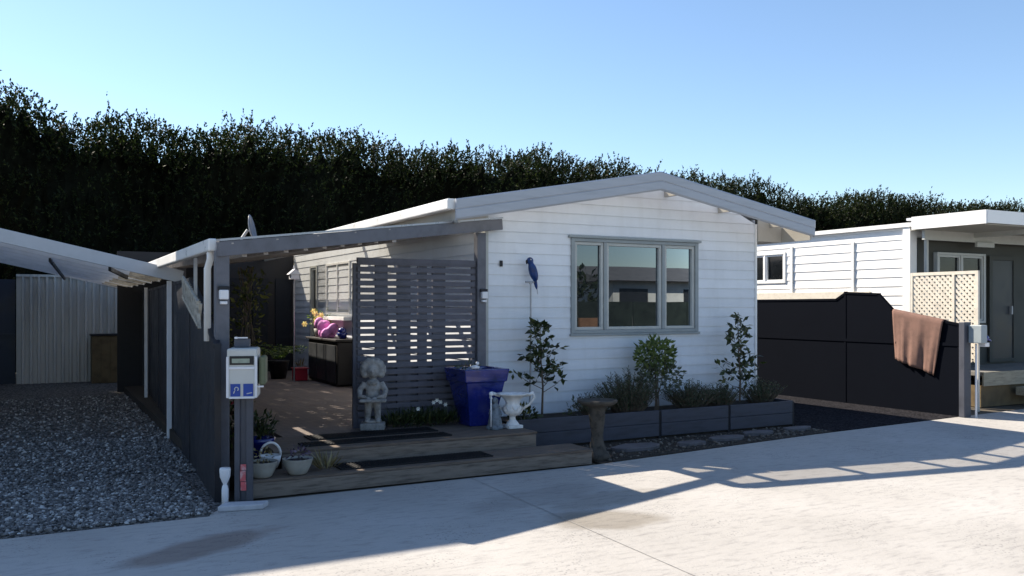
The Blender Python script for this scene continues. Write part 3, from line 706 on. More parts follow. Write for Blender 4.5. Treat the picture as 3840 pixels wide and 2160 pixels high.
for k,(x,y,rx,ry,l) in enumerate(((1.28,-1.2,.33,.17,'leftmost flat stepping stone, just right of the bird bath'),(2.62,-1.16,.26,.12,'flat stepping stone below the middle of the planter'),(3.26,-1.02,.26,.11,'flat stepping stone near the right end of the planter'),(3.98,-.98,.24,.10,'small flat stepping stone at the planter corner by the driveway'),(2.0,-1.26,.2,.1,'dull flat stepping stone half sunk, second from the bird bath'))):
    q = MB(); n = 11; q.prism([(x+rx*math.cos(t*6.283/n)*R.uniform(.85,1.1), y+ry*math.sin(t*6.283/n)*R.uniform(.85,1.1), .0) for t in range(n)][::-1],(0,0,.045))
    tag(q.build('stepping_stone', PAVER, bevel=.008), l, 'paver', 'stepping stones below the planter')

# ------------------------------------------------------------------ garden ornaments
# bird bath
bb = empty('bird_bath', (.53,-1.52,0), 'brown stone bird bath with flat dish in front of the planter', 'bird bath')
tw = lambda t,z: .06*math.sin(5*t+18*z)
q = MB(); q.lathe([(.135,0),(.14,.04),(.125,.07),(.10,.09),(.085,.14),(.062,.20),(.058,.26),(.072,.36),(.086,.46),(.08,.52),(.10,.56)], (.53,-1.52,0), 28, tw); q.build('pedestal', BROWNSTONE, bb, smooth=True)
q = MB(); q.lathe([(.10,.555),(.17,.575),(.205,.60),(.21,.622),(.195,.625),(.17,.605),(.05,.595)], (.53,-1.52,0), 32, lambda t,z: .02*math.sin(14*t)); q.build('dish', BROWNSTONE, bb, smooth=True)
# statue of a child holding a tray
stt = empty('garden_statue', (-1.5,-.32,.3), 'grey stone statue of a curly-haired child holding a tray', 'statue')
yaw = math.radians(-25); cs, sn = math.cos(yaw), math.sin(yaw)
def SP(a,b,c): return (-1.5+a*cs-b*sn, -.33+a*sn+b*cs, .302+c)
q = MB()
def blob(a,b,c,r): q.ell(SP(a,b,c), r, 14, 9, Quaternion((0,0,1),yaw))
blob(0,0,.62,(.072,.075,.085))                                       # head
for k in range(11):                                                  # hair framing the face
    t = math.pi*(-.18+1.36*k/10); blob(.098*math.cos(t),.01,.63+.088*math.sin(t),(.044,.06,.044))
blob(0,.03,.67,(.10,.08,.07)); blob(0,-.073,.612,(.012,.014,.02)); blob(0,-.066,.578,(.022,.01,.008)); blob(-.026,-.066,.635,(.012,.008,.009)); blob(.026,-.066,.635,(.012,.008,.009))
blob(0,.01,.53,(.035,.035,.04)); blob(0,.01,.45,(.085,.06,.09)); blob(0,.012,.37,(.08,.06,.08)); blob(-.02,-.05,.5,(.035,.02,.03)); blob(.02,-.05,.5,(.035,.02,.03))
for sg in (-1,1):
    q.tube([SP(sg*.085,.01,.49),SP(sg*.135,-.02,.41),SP(sg*.125,-.09,.355),SP(sg*.06,-.12,.35)],[.034,.032,.027,.022],10)
    for f in range(4): q.tube([SP(sg*(.06-.012*f),-.125,.352),SP(sg*(.05-.012*f),-.15,.345),SP(sg*(.045-.012*f),-.155,.325)],.007,6)
    blob(sg*.045,.0,.28,(.042,.045,.1)); q.tube([SP(sg*.046,0,.25),SP(sg*.052,-.005,.15),SP(sg*.055,-.01,.09)],[.042,.034,.03],10); blob(sg*.056,-.04,.095,(.03,.055,.022))
o = q.build('figure', STONE, stt); rm = o.modifiers.new('r','REMESH'); rm.mode = 'VOXEL'; rm.voxel_size = .008; rm.use_smooth_shade = True
sm = o.modifiers.new('s','SMOOTH'); sm.iterations = 3
q = MB(); 
def sbox(a0,a1,b0,b1,c0,c1):
    vs=[SP(a0,b0,c0),SP(a1,b0,c0),SP(a1,b1,c0),SP(a0,b1,c0),SP(a0,b0,c1),SP(a1,b0,c1),SP(a1,b1,c1),SP(a0,b1,c1)]
    q.add(vs,[(3,2,1,0),(4,5,6,7),(0,1,5,4),(1,2,6,5),(2,3,7,6),(3,0,4,7)])
sbox(-.12,.15,-.20,-.09,.305,.335); q.build('tray', STONE, stt, bevel=.008)
q = MB(); sbox(-.125,.125,-.1,.1,0,.075); sbox(-.085,.085,-.075,.08,.0755,.10); q.build('base', STONE, stt, bevel=.012)
# big blue pot
bp = empty('blue_pot', (-.33,-.52,.3), 'tall tapered cobalt blue glazed pot in front of the slat screen', 'pot')
q = MB(); cx,cy,cz = -.36,-.48,.302
def ring(h,r,ro): 
    return [(cx+sx*r, cy+sy*r, cz+h) for sx,sy in ((-1,-1),(1,-1),(1,1),(-1,1))]
lv = [(0,.15),(.08,.158),(.48,.232),(.481,.25),(.62,.27),(.62,.225),(.50,.205),(.50,.0)]
vs = []; fs = []
for h,r_ in lv: vs += ring(h,r_,0)
for i in range(len(lv)-1):
    for k in range(4): fs.append((i*4+k,i*4+(k+1)%4,(i+1)*4+(k+1)%4,(i+1)*4+k))
fs.append((3,2,1,0)); q.add(vs,fs); q.build('body', BLUEGLAZE, bp, bevel=.015)
q = MB(); q.box(cx-.2,cx+.2,cy-.2,cy+.2,cz+.505,cz+.53); q.build('soil', SOIL, bp)
q = MB(); leafcloud(q,(cx-.1,cy,cz+.62),(.13,.12,.06),60,.06,.02); q.build('plant', GREYL, bp)
q = MB(); q.lathe([(.018,0),(.05,.012),(.055,.03),(.02,.045)],(cx-.12,cy-.2,cz+.62),10); q.ell((cx-.07,cy-.16,cz+.68),(.022,.018,.02)); tag(q.build('shell_ornament', PLASTW, smooth=True), 'little white ornament sitting on the rim of the tall blue pot', 'ornament')
# slim weathered figurine in front of the pot
fg = empty('garden_figurine', (-.36,-.94,.3), 'small weathered figurine with a staff standing before the tall blue pot', 'ornament')
q = MB(); fxp,fyp = -.36,-.92
q.lathe([(.085,.302),(.088,.33),(.075,.34),(.07,.40),(.055,.47),(.045,.52),(.05,.545),(.03,.57)],(fxp,fyp,0),16,lambda t,z:.09*math.sin(4*t+30*z)); q.ell((fxp,fyp,.60),(.035,.035,.04)); q.tube([(fxp-.045,fyp,.52),(fxp-.075,fyp-.03,.47),(fxp-.075,fyp-.05,.52)],.014,8); q.tube([(fxp+.045,fyp,.52),(fxp+.06,fyp-.03,.46),(fxp+.03,fyp-.06,.45)],.014,8)
o = q.build('figure', M('verdigris_stone',(.17,.20,.23),.8,.45,18,.5), fg); rm = o.modifiers.new('r','REMESH'); rm.mode='VOXEL'; rm.voxel_size=.007; rm.use_smooth_shade=True
q = MB(); q.tube([(fxp-.075,fyp-.055,.34),(fxp-.075,fyp-.055,.66)],.008,6); q.ell((fxp-.075,fyp-.055,.68),(.022,.02,.026)); q.build('staff', PLASTW, fg, smooth=True)
# white urn
ur = empty('white_urn', (-.16,-.9,.3), 'ornate white urn with spreading handles at the end of the upper step', 'urn')
UC = (-.15,-.92,.302)
q = MB(); q.box(UC[0]-.085,UC[0]+.085,UC[1]-.085,UC[1]+.085,.303,.338); q.lathe([(.075,.037),(.06,.06),(.035,.09),(.032,.12),(.05,.14)],UC,20); q.build('foot', STONEW, ur, bevel=.005)
wr = lambda t,z: .05*math.sin(8*t)
q = MB(); q.lathe([(.04,.13),(.085,.15),(.105,.185),(.10,.22),(.075,.245),(.07,.27),(.09,.31),(.135,.345),(.17,.36),(.175,.37),(.14,.368),(.09,.345),(.05,.27)],UC,32,wr); q.build('bowl', STONEW, ur, smooth=True)
for sg in (-1,1):
    q = MB(); ax = Vector((.879,-.477,0))*sg; c0 = Vector(UC)
    q.tube([c0+ax*.13+Vector((0,0,.34)), c0+ax*.22+Vector((0,0,.372)), c0+ax*.235+Vector((0,0,.33)), c0+ax*.18+Vector((0,0,.25)), c0+ax*.09+Vector((0,0,.19))],[.016,.02,.016,.013,.016],8); q.build('handle', STONEW, ur, smooth=True)
q = MB()
for k in range(9):
    a = k*.7; q.leaf((UC[0]+.08*math.cos(a),UC[1]+.08*math.sin(a),UC[2]+.15),(math.cos(a)*.5,math.sin(a)*.5,1),.1,.06,(math.cos(a),math.sin(a),0),.2)
q.build('leaf_relief', STONEW, ur)
# bed of low plants with white flowers
fb = empty('flower_clump', (-.95,-.3,.3), 'dark low clump with white flowers between the statue and the tall blue pot', 'plant')
q = MB()
for k in range(9): tuft(q,(-1.28+.085*k,-.30+R.uniform(-.06,.06),.30),.12,.1,46,.20,.014,.8)
leafcloud(q,(-.95,-.3,.39),(.38,.12,.09),240,.05,.022); q.build('leaves', GLOSSL, fb)
for (x,z) in ((-.84,.56),(-.80,.58),(-.76,.56),(-1.02,.50),(-.7,.53)):
    q = MB()
    for k in range(6): a=k*1.05; q.leaf((x,-.40,z),(math.cos(a),-.4,math.sin(a)*.8),.028,.018,(0,-1,.3))
    q.build('flower', WHITEP, fb)
# white bowls with plants, left end of lower step
def bowl(c, r, h, lmat, label, n):
    e = empty('planted_bowl', c, label, 'pot', 'cream bowls on the lower step')
    q = MB(); q.lathe([(r*.5,0),(r*.62,h*.08),(r*.86,h*.55),(r,h*.97),(r*1.02,h),(r*.94,h),(r*.8,h*.8)],c,24); q.build('bowl', BOWL, e, smooth=True)
    q = MB(); q.lathe([(r*.88,h*.86),(r*.5,h*.9)],c,18); q.build('soil', SOIL, e)
    q = MB(); leafcloud(q,(c[0],c[1],c[2]+h+.04),(r*.85,r*.8,.06),n,.04,.018); q.build('plant', lmat, e)
bowl((-2.93,-1.61,.155), .13, .135, DRYL, 'cream bowl with brown plant nearest the letterbox', 70)
bowl((-2.63,-1.61,.155), .13, .135, PURPL, 'cream bowl with purple plant, second from the letterbox', 70)
q = MB(); tuft(q,(-2.36,-1.54,.155),.12,.1,60,.16,.018,1.0); tag(q.build('dried_plant', DRYL), 'dried straw-coloured plant beside the two cream bowls', 'plant')
# small white basket with handle
bk = empty('white_basket', (-2.78,-1.32,.12), 'small white basket with an arched handle behind the cream bowls', 'basket')
BC = Vector((-2.80,-1.34,.18)); q = MB(); q.lathe([(.06,.0),(.085,.06),(.095,.11),(.088,.11),(.07,.05)],tuple(BC),20); q.build('bowl', STONEW, bk, smooth=True)
q = MB(); q.tube([BC+Vector((.09*math.cos(t),.0,.11+.11*math.sin(t))) for t in [math.pi*i/12 for i in range(13)]],.011,8); q.build('handle', STONEW, bk, smooth=True)
# small blue pot with red flowers by the fence
sp = empty('small_blue_pot', (-2.86,-.75,.12), 'squat blue glazed pot with a leafy plant behind the letterbox', 'pot')
q = MB(); q.lathe([(.085,0),(.10,.03),(.13,.18),(.145,.22),(.13,.22),(.11,.16)],(-2.74,-.66,.13),28); q.build('pot', BLUEGLAZE, sp, smooth=True)
q = MB(); leafcloud(q,(-2.74,-.62,.46),(.17,.14,.12),140,.06,.025); tuft(q,(-2.74,-.64,.34),.15,.1,40,.25,.014); q.build('leaves', GLOSSL, sp)
rf = empty('red_flower_plant', (-2.95,-.3,.12), 'leafy plant with dark red flowers beyond the squat blue pot', 'plant')
q = MB(); leafcloud(q,(-2.93,-.2,.5),(.2,.2,.28),160,.08,.03); q.tube([(-2.93,-.2,.1),(-2.93,-.2,.5)],.008,5); q.build('leaves', GLOSSL, rf)
q = MB(); leafcloud(q,(-2.9,-.3,.74),(.14,.1,.08),50,.04,.03); q.build('flowers', REDP, rf)

# ------------------------------------------------------------------ entrance items
cb = empty('entrance_cabinet', (-.5,5,.3), 'black covered cabinet against the house wall beyond the slat screen', 'cabinet')
q = MB(); q.box(-.36,-.06,4.6,6.3,.31,1.02); q.build('carcass', BLACKCAB, cb, bevel=.02)
q = MB(); q.box(-.40,-.03,4.56,6.35,1.022,1.06); q.build('top', BLACKCAB, cb, bevel=.01)
for y in (4.66,5.2,5.74): q = MB(); q.box(-.375,-.361,y,y+.5,.36,.96); q.build('door', DARKDOOR, cb, bevel=.004)
q = MB(); 
for k in range(8): q.ell((-.24+R.uniform(-.10,.10),5.55+R.uniform(-.16,.16),1.19+R.uniform(-.08,.12)),(.10,.08,.11),10,7,Quaternion((R.random(),R.random(),1),R.random()))
o = q.build('pink_bag', PINK, smooth=True); rm = o.modifiers.new('r','REMESH'); rm.mode='VOXEL'; rm.voxel_size=.02; tag(o,'bright pink crumpled bag on top of the black cabinet','bag')
q = MB(); q.lathe([(.06,0),(.08,.06),(.085,.1)],(-.2,4.85,1.062),14); q.ell((-.2,4.85,1.19),(.07,.07,.06)); tag(q.build('blue_jar', BLUEGLAZE, smooth=True),'dark blue jar on the near end of the black cabinet','jar')
fl = empty('cabinet_flowers', (-.4,6.2,1.06), 'pot of orange and cream flowers on the far end of the cabinet', 'flowers')
q = MB(); q.lathe([(.07,0),(.1,.14),(.09,.14)],(-.22,6.1,1.062),14); q.build('pot', BOWL, fl, smooth=True)
q = MB(); leafcloud(q,(-.22,6.1,1.38),(.2,.2,.16),90,.07,.03); q.build('leaves', FERNL, fl)
opm = leafmat('orange_petal',[(0,(.5,.2,.08)),(.5,(.6,.4,.3)),(1,(.7,.62,.5))],.3)
for k in range(12):
    q = MB(); c = Vector((-.28+R.gauss(0,.09),6.0+R.gauss(0,.1),1.38+R.gauss(0,.07)))
    for i in range(6): a=i*1.05; q.leaf(c,(math.cos(a),-.4,math.sin(a)),.06,.045,(0,-1,.3))
    q.build('flower', opm, fl)
rb = empty('red_tub', (-1.0,5.9,.3), 'small red square tub on the brick path', 'tub')
q = MB(); q.prism([(-.66,6.05,.3),(-.44,6.05,.3),(-.44,6.27,.3),(-.66,6.27,.3)][::-1],(0,0,.2)); q.box(-.68,-.42,6.03,6.29,.5,.52); q.build('body', RED, rb, bevel=.008)
q = MB(); tuft(q,(-.55,6.16,.52),.1,.05,26,.16,.014); q.build('plant', DRYL, rb)
fe = empty('potted_fern', (-1.35,6,.3), 'bright green spreading fern in a black pot on the brick path', 'plant')
q = MB(); q.lathe([(.13,0),(.19,.3),(.2,.32),(.17,.3)],(-.78,6.75,.3),18); q.build('pot', BLACK, fe, smooth=True)
q = MB()
for k in range(34):
    a = R.uniform(0,6.28); L_ = R.uniform(.4,.75); p = Vector((-.78,6.75,.6)); pv = p
    for i in range(9):
        t = (i+1)/9; n_ = p+Vector((math.cos(a)*L_*t*.8, math.sin(a)*L_*t*.8, L_*(1.15*t-.85*t*t)))
        for sgn in (-1,1): q.leaf(n_, (-math.sin(a)*sgn+math.cos(a)*.5, math.cos(a)*sgn+math.sin(a)*.5, .15), .09*(1.1-t*.7), .025)
q.build('fronds', FERNL, fe)
# lantern on a pole
ln = empty('bird_house', (-.75,6.2,.3), 'white bird house on a thin pole beside the house wall', 'bird house')
q = MB(); q.tube([(-.72,5.9,.3),(-.72,5.9,2.06)],.014,8); q.build('pole', METALG, ln)
q = MB(); q.box(-.79,-.65,5.83,5.97,2.06,2.14); q.build('box', PLASTW, ln, bevel=.004)
q = MB(); q.prism([(-.83,5.82,2.142),(-.61,5.82,2.142),(-.72,5.82,2.24)],(0,.16,0)); q.ell((-.72,5.9,2.26),(.015,.015,.04)); q.build('roof', PLASTW, ln)
# climbing plant by the left post and dark end of the passage
VINE = leafmat('vine_leaf',[(0,(.03,.04,.012)),(.6,(.07,.075,.02)),(1,(.2,.18,.05))],.3)
cp = empty('climbing_plant', (-2.5,1.3,.1), 'yellow-green climbing vine just inside the left patio post', 'plant')
q = MB()
for k in range(7): x = -2.55+R.uniform(0,.22); q.tube([(x,1.3+.3*R.random(),.1),(x+R.uniform(-.08,.08),1.35,1.2),(x+R.uniform(-.1,.1),1.3,2.05)],[.012,.009,.005],5)
q.build('stems', BARK, cp)
q = MB(); leafcloud(q,(-2.46,1.3,1.25),(.17,.22,.8),300,.075,.035); leafcloud(q,(-2.4,1.3,1.8),(.2,.2,.25),90,.075,.035); q.build('leaves', VINE, cp)
for (bx_,by_,bz_,bh_,ll) in ((-2.1,5.2,.3,.9,'dark leafy bush along the left side of the brick path, nearer the street'),(-1.95,7.4,.3,1.25,'tall dark leafy bush by the gate at the far end of the brick path')):
    e_ = empty('path_bush',(bx_,by_,bz_),ll,'bush','dark bushes beside the brick path')
    q = MB()
    for k in range(5): q.tube([(bx_,by_,bz_-.05),(bx_+R.uniform(-.2,.2),by_+R.uniform(-.2,.2),bz_+bh_*.8)],[.012,.005],5)
    q.build('stems', BARK, e_)
    q = MB(); leafcloud(q,(bx_,by_,bz_+bh_*.55),(.34,.34,bh_*.5),380,.09,.04); q.build('leaves', leafmat('bush_leaf',[(0,(.015,.024,.008)),(.7,(.04,.055,.016)),(1,(.11,.11,.04))],.25), e_)
ge = empty('end_gate', (-1.6,8.7,0), 'dark panelled gate closing the far end of the brick path', 'gate')
q = MB(); q.box(-3.3,-.02,8.62,8.66,.0,2.62); q.build('panel', BLACK, ge)
for x in (-2.2,-1.75,-1.3,-.85,-.4): q = MB(); q.box(x,x+.3,8.58,8.619,.32,2.15); q.build('board', M('navy_slat_%d'%int(x*100),(.012,.015,.022),.7,.2,4), ge, bevel=.004)

# ------------------------------------------------------------------ left neighbour: carport, shed, box
cpz = lambda x: 1.93+(-3.1-x)*.228
cr = empty('neighbour_carport', (-4,2.1,0), 'white carport with sloping roof over gravel at the left', 'carport')
q = MB(); nx = 46; vs=[]; fs=[]
for i in range(nx+1):
    x = -5.62+(2.54)*i/nx
    for y in (2.12,10.8): vs.append((x,y,cpz(x)+.10+.0*i))
for i in range(nx): fs.append((2*i,2*i+1,2*i+3,2*i+2))
q.add(vs,fs); q.build('roof', sheet_mat('milky_roof_sheet', (.88,.89,.90), .02), cr)
q = MB(); q.bar((-5.62,2.08,cpz(-5.62)+.03),(-3.06,2.08,cpz(-3.06)+.03),.04,.15); q.build('fascia', M('pale_blue_grey_fascia',(.46,.48,.52),.4,.06,4,.05), cr, bevel=.004)
for k in range(8):
    y = 2.9+k*1.0; q = MB(); q.bar((-5.6,y,cpz(-5.6)+.045),(-3.1,y,cpz(-3.1)+.045),.05,.08); q.build('rafter', CORRW, cr)
for k in range(22):
    y = 2.3+k*.38; q = MB(); q.bar((-3.5,y,cpz(-3.5)+.03),(-3.14,y,cpz(-3.14)+.03),.02,.05); q.build('roof_clip', PALELATT, cr)
for y,hh in ((2.16,cpz(-3.2)),(6.2,cpz(-3.1)-.04),(10.6,cpz(-3.1))):
    q = MB(); q.box(-3.26 if y<3 else -3.42,-3.20 if y<3 else -3.36,y-.03,y+.03,0,hh-.02); 
    if y<3: q = MB(); q.box(-3.225,-3.175,y-.025,y+.025,0,cpz(-3.2)-.05)
    else: q = MB(); q.box(-3.075,-3.03,y-.025,y+.025,0,cpz(-3.05)-.02)
    q.build('post', PLASTW, cr)
q = MB(); q.bar((-4.45,4.5,cpz(-4.45)+.0),(-4.15,9.5,cpz(-4.15)-.05),.03,.05); q.bar((-3.8,3.0,cpz(-3.8)-.02),(-3.5,4.2,cpz(-3.5)-.02),.03,.05); q.build('brace', DARKSLOT, cr)
shd = empty('corrugated_shed', (-3.8,11.4,0), 'grey corrugated steel shed wall at the back of the carport', 'shed')
q = MB(); x = -4.95; vs=[]; prof=[]
while x < -2.98:
    prof += [(x,11.41),(x+.05,11.41),(x+.075,11.345),(x+.105,11.345),(x+.13,11.41)]; x += .145
for i in range(len(prof)-1):
    a,b = prof[i],prof[i+1]; q.quad((a[0],a[1],0),(b[0],b[1],0),(b[0],b[1],2.2),(a[0],a[1],2.2))
q.build('wall', CORR, shd)
q = MB(); q.box(-4.98,-2.82,11.43,13,0,2.195); q.build('body', CORR, shd)
q = MB(); q.box(-4.98,-2.82,11.34,11.42,2.2,2.25); q.build('top_flashing', CORR, shd)
q = MB(); q.box(-2.88,-2.83,11.35,11.42,0,2.19); q.build('corner_post', PLASTW, shd)
q = MB(); q.box(-7.2,-5.0,11.6,11.7,0,2.15); q.box(-7.2,-5.0,11.55,11.599,1.0,1.03); tag(q.build('navy_door', NAVY), 'dark navy garage door left of the corrugated shed', 'door')
bx = empty('storage_box', (-3.8,11,0), 'brown upright storage box in front of the corrugated shed', 'box')
q = MB(); q.box(-3.62,-3.10,10.85,11.28,0,.98); q.build('body', BOXW, bx, bevel=.01)
q = MB(); q.box(-3.64,-3.08,10.83,11.3,.982,1.02); q.build('lid', BLACK, bx, bevel=.005)
for k in range(3): q = MB(); q.box(-3.60+.17*k,-3.44+.17*k,10.835,10.849,.03,.96); q.build('plank', BOXW, bx)
# unseen house added left of the frame, its bulk shaped to shade the gravel
nh = empty('unseen_shade_house', (-9,6,0), 'unseen tall cream house added beyond the carport to shade the gravel', 'house')
q = MB(); q.box(-9.5,-6.05,2.86,13.2,0,6.36); q.box(-9.45,-5.66,2.84,4.5,5.0,6.36); q.build('wall', CREAMW, nh)  # second box is an overhang added to close sun gaps on the road
q = MB(); q.box(-9.6,-5.65,2.8,4.6,6.361,6.45); q.box(-9.6,-6.0,4.601,13.3,6.361,6.45); q.build('roof', TILE, nh)

# satellite dish
sd = empty('satellite_dish', (-2.1,2.6,2.35), 'blue grey satellite dish seen edge-on above the patio cover', 'satellite dish')
q = MB(); n=20; vs=[]; fs=[]
ax = Vector((.93,-.38,.2)).normalized(); e1 = ax.orthogonal().normalized(); e2 = ax.cross(e1); C0 = Vector((-2.12,2.8,2.62))
for i in range(7):
    r_ = .2*i/6
    for k in range(n):
        t = 6.283*k/n; vs.append(C0+ax*(r_*r_*1.1)+e1*r_*math.cos(t)*.9+e2*r_*math.sin(t))
for i in range(6):
    for k in range(n): fs.append((i*n+k,i*n+(k+1)%n,(i+1)*n+(k+1)%n,(i+1)*n+k))
q.add(vs,fs); o = q.build('reflector', DISH, sd, smooth=True); o.modifiers.new('s','SOLIDIFY').thickness = .012
q = MB(); q.tube([C0-ax*.02,C0-ax*.1+Vector((0,0,-.1)),Vector((-2.2,2.82,2.3))],.02,8); q.build('bracket', METALG, sd)
q = MB(); q.tube([C0+Vector((0,0,-.18)),C0+ax*.12+Vector((0,0,-.2))],.012,6); q.ell(C0+ax*.14+Vector((0,0,-.2)),(.025,.025,.03)); q.build('feed_arm', METALG, sd)

# ------------------------------------------------------------------ right neighbour house
rn = empty('right_house', (10,4,0), 'white panelled house with a covered porch at the right edge', 'house')
w = MB(); RW = (3.4,5.0,2.05,2.66)
boards(w, lambda s,n,z: (8.3-n, 11-s, z), .2, 2.93, .158, lambda z:(0,10.4), [(11-RW[1],11-RW[0],RW[2],RW[3])], lip=.012)
w.build('side_wall', SIDEWHITE, rn)
q = MB(); q.box(8.42,13.9,.62,10.99,0,2.90); q.build('body_wall', SIDEWHITE, rn)
for y in (1.75,3.2): q = MB(); q.box(8.262,8.284,y,y+.05,.2,2.75); q.build('joint_trim', SIDEWHITE, rn)
window(rn, lambda s,n,z: (8.3-n,11-s,z), 11-RW[1],11-RW[0],RW[2],RW[3],[0,6.55,7.05,0], glass=GLASSD, face=WHITE2, frame=WHITE2, head=False, sash=.03)
q = MB(); q.box(8.24,8.285,1.4,10.9,1.68,1.86); q.build('base_trim', LATT, rn)
q = MB(); q.box(8.24,8.30,.58,.72,.2,2.96); q.box(8.30,8.42,.585,.619,.2,2.96); q.build('corner_trim', SIDEWHITE, rn)
q = MB(); q.box(8.22,14,.5,11.1,2.93,3.0); q.build('roof_edge', SIDEWHITE, rn)
q = MB(); q.box(8.425,13.9,.575,.6195,.45,2.75); q.build('porch_wall', GREYWALL, rn)
window(rn, lambda s,n,z: (s,.53-n,z), 8.85,10.15,1.3,2.52,[8.85,9.5,10.15], glass=GLASSD, face=FRAME, frame=FRAME, head=False)
dr = MB(); dr.box(10.42,11.02,.545,.568,.62,2.42); d_ = dr.build('door', DARKDOOR, rn)
q = MB(); q.box(10.92,10.96,.50,.544,1.45,1.6); q.build('handle', METALG, d_)
q = MB(); q.box(10.32,10.415,.53,.5695,.6,2.5); q.box(11.025,11.12,.53,.5695,.6,2.5); q.box(10.416,11.024,.53,.5695,2.425,2.5); q.box(10.416,11.024,.53,.5695,.6,.66); q.build('door_frame', GREYWALL, rn)
q = MB(); q.box(12.05,12.12,.45,.56,1.75,2.7); q.build('porch_panel', FRAME, rn)
pr = MB(); pr.prism([(8.2,-.78,3.03),(14,-.78,3.03),(14,.62,3.03),(8.2,.62,3.03)],(0,0,.04)); prf = pr.build('porch_roof', CORRW, rn)
q = MB(); q.box(8.17,8.2,-.80,.5,2.87,3.08); q.build('side_fascia', SIDEWHITE, prf)
q = MB(); q.box(8.2,14,-.81,-.78,2.88,3.08); q.build('front_fascia', SIDEWHITE, prf)
q = MB(); q.box(8.22,14,-.77,.57,2.86,2.875); q.build('porch_ceiling', M('grey_soffit',(.33,.32,.28),.6,.1,4,.05), prf)
q = MB(); q.box(8.3,14,.35,.40,2.70,2.86); q.box(9.6,9.66,-.7,.35,2.78,2.86); q.box(9.62,10.1,.30,.345,2.62,2.70); q.build('porch_beam', FRAME, rn)
q = MB(); q.box(8.42,8.47,.4,.45,.6,2.86); q.box(12.2,12.27,-.72,-.65,.6,2.86); q.build('porch_post', FRAME, rn)
pd = empty('porch_deck', (10,0,0), 'weathered timber porch deck with steps at the right edge', 'deck')
q = MB(); q.box(8.45,14,-.55,.56,.50,.56); q.build('deck_floor', M('grey_deck',(.20,.19,.175),.75,.2,5,.2), pd)
q = MB(); q.box(8.45,14,-.58,-.551,.34,.56); q.build('deck_fascia', TIMBER, pd)
q = MB(); q.box(8.5,14,-.5,.5,.0,.339); q.build('sub_floor', BOXW, pd)
q = MB(); q.box(9.25,14,-.90,-.6,.17,.30); q.build('step', TIMBER, pd)
# lattice
lt = empty('lattice_screen', (8,-.3,.9), 'cream diagonal lattice screen above the right fence', 'lattice')
LU = 7.95; y0,y1,z0,z1 = -.78,.30,.75,2.12
q = MB(); q.box(LU-.02,LU+.02,y0-.05,y0,.0,z1+.02); q.box(LU-.02,LU+.02,y1,y1+.04,.5,z1+.02); q.box(LU-.019,LU+.019,y0,y1,z1-.03,z1+.02); q.box(LU-.024,LU-.002,-.44,-.40,z0,z1-.03); q.build('frame', LATT, lt)
for sgn,off in ((1,-.006),(-1,.006)):
    q = MB(); c = -3.0
    while c < 3:
        # line z = z0 + sgn*(y-y0) + c clipped to rectangle
        pts=[]
        for yy in (y0,y1):
            zz = z0+sgn*(yy-y0)+c
            if z0<=zz<=z1-.03: pts.append((yy,zz))
        for zz in (z0,z1-.03):
            yy = y0+sgn*(zz-z0-c)
            if y0<yy<y1: pts.append((yy,zz))
        if len(pts)>=2 and (Vector((*pts[0],0))-Vector((*pts[1],0))).length>.05:
            q.bar((LU+off,*pts[0]),(LU+off,*pts[1]),.038,.010,(1,0,0))
        c += .092
    q.build('lattice_slats', LATT, lt)
# right letterbox
rl = empty('right_letterbox', (7.35,-1.25,0), 'pale blue grey letterbox on a white pole by the right fence', 'letterbox')
q = MB(); q.box(7.12,7.25,-1.42,-1.215,1.07,1.33); q.build('box_body', M('pale_blue_grey_box',(.30,.34,.36),.45,.1,6,.03), rl, bevel=.012)
q = MB(); q.tube([(7.205,-1.28,0),(7.205,-1.28,1.06)],.016,8); q.build('pole', PLASTW, rl)
q = MB(); q.box(7.23,7.33,-1.40,-1.3,1.02,1.08); q.build('tray', PLASTW, rl, bevel=.006)
q = MB(); q.ell((7.31,-1.35,1.145),(.05,.05,.045)); q.tube([(7.31,-1.35,1.15),(7.40,-1.38,1.10)],[.03,.008],8); q.build('blue_cap', BLUEGLAZE, rl, smooth=True)

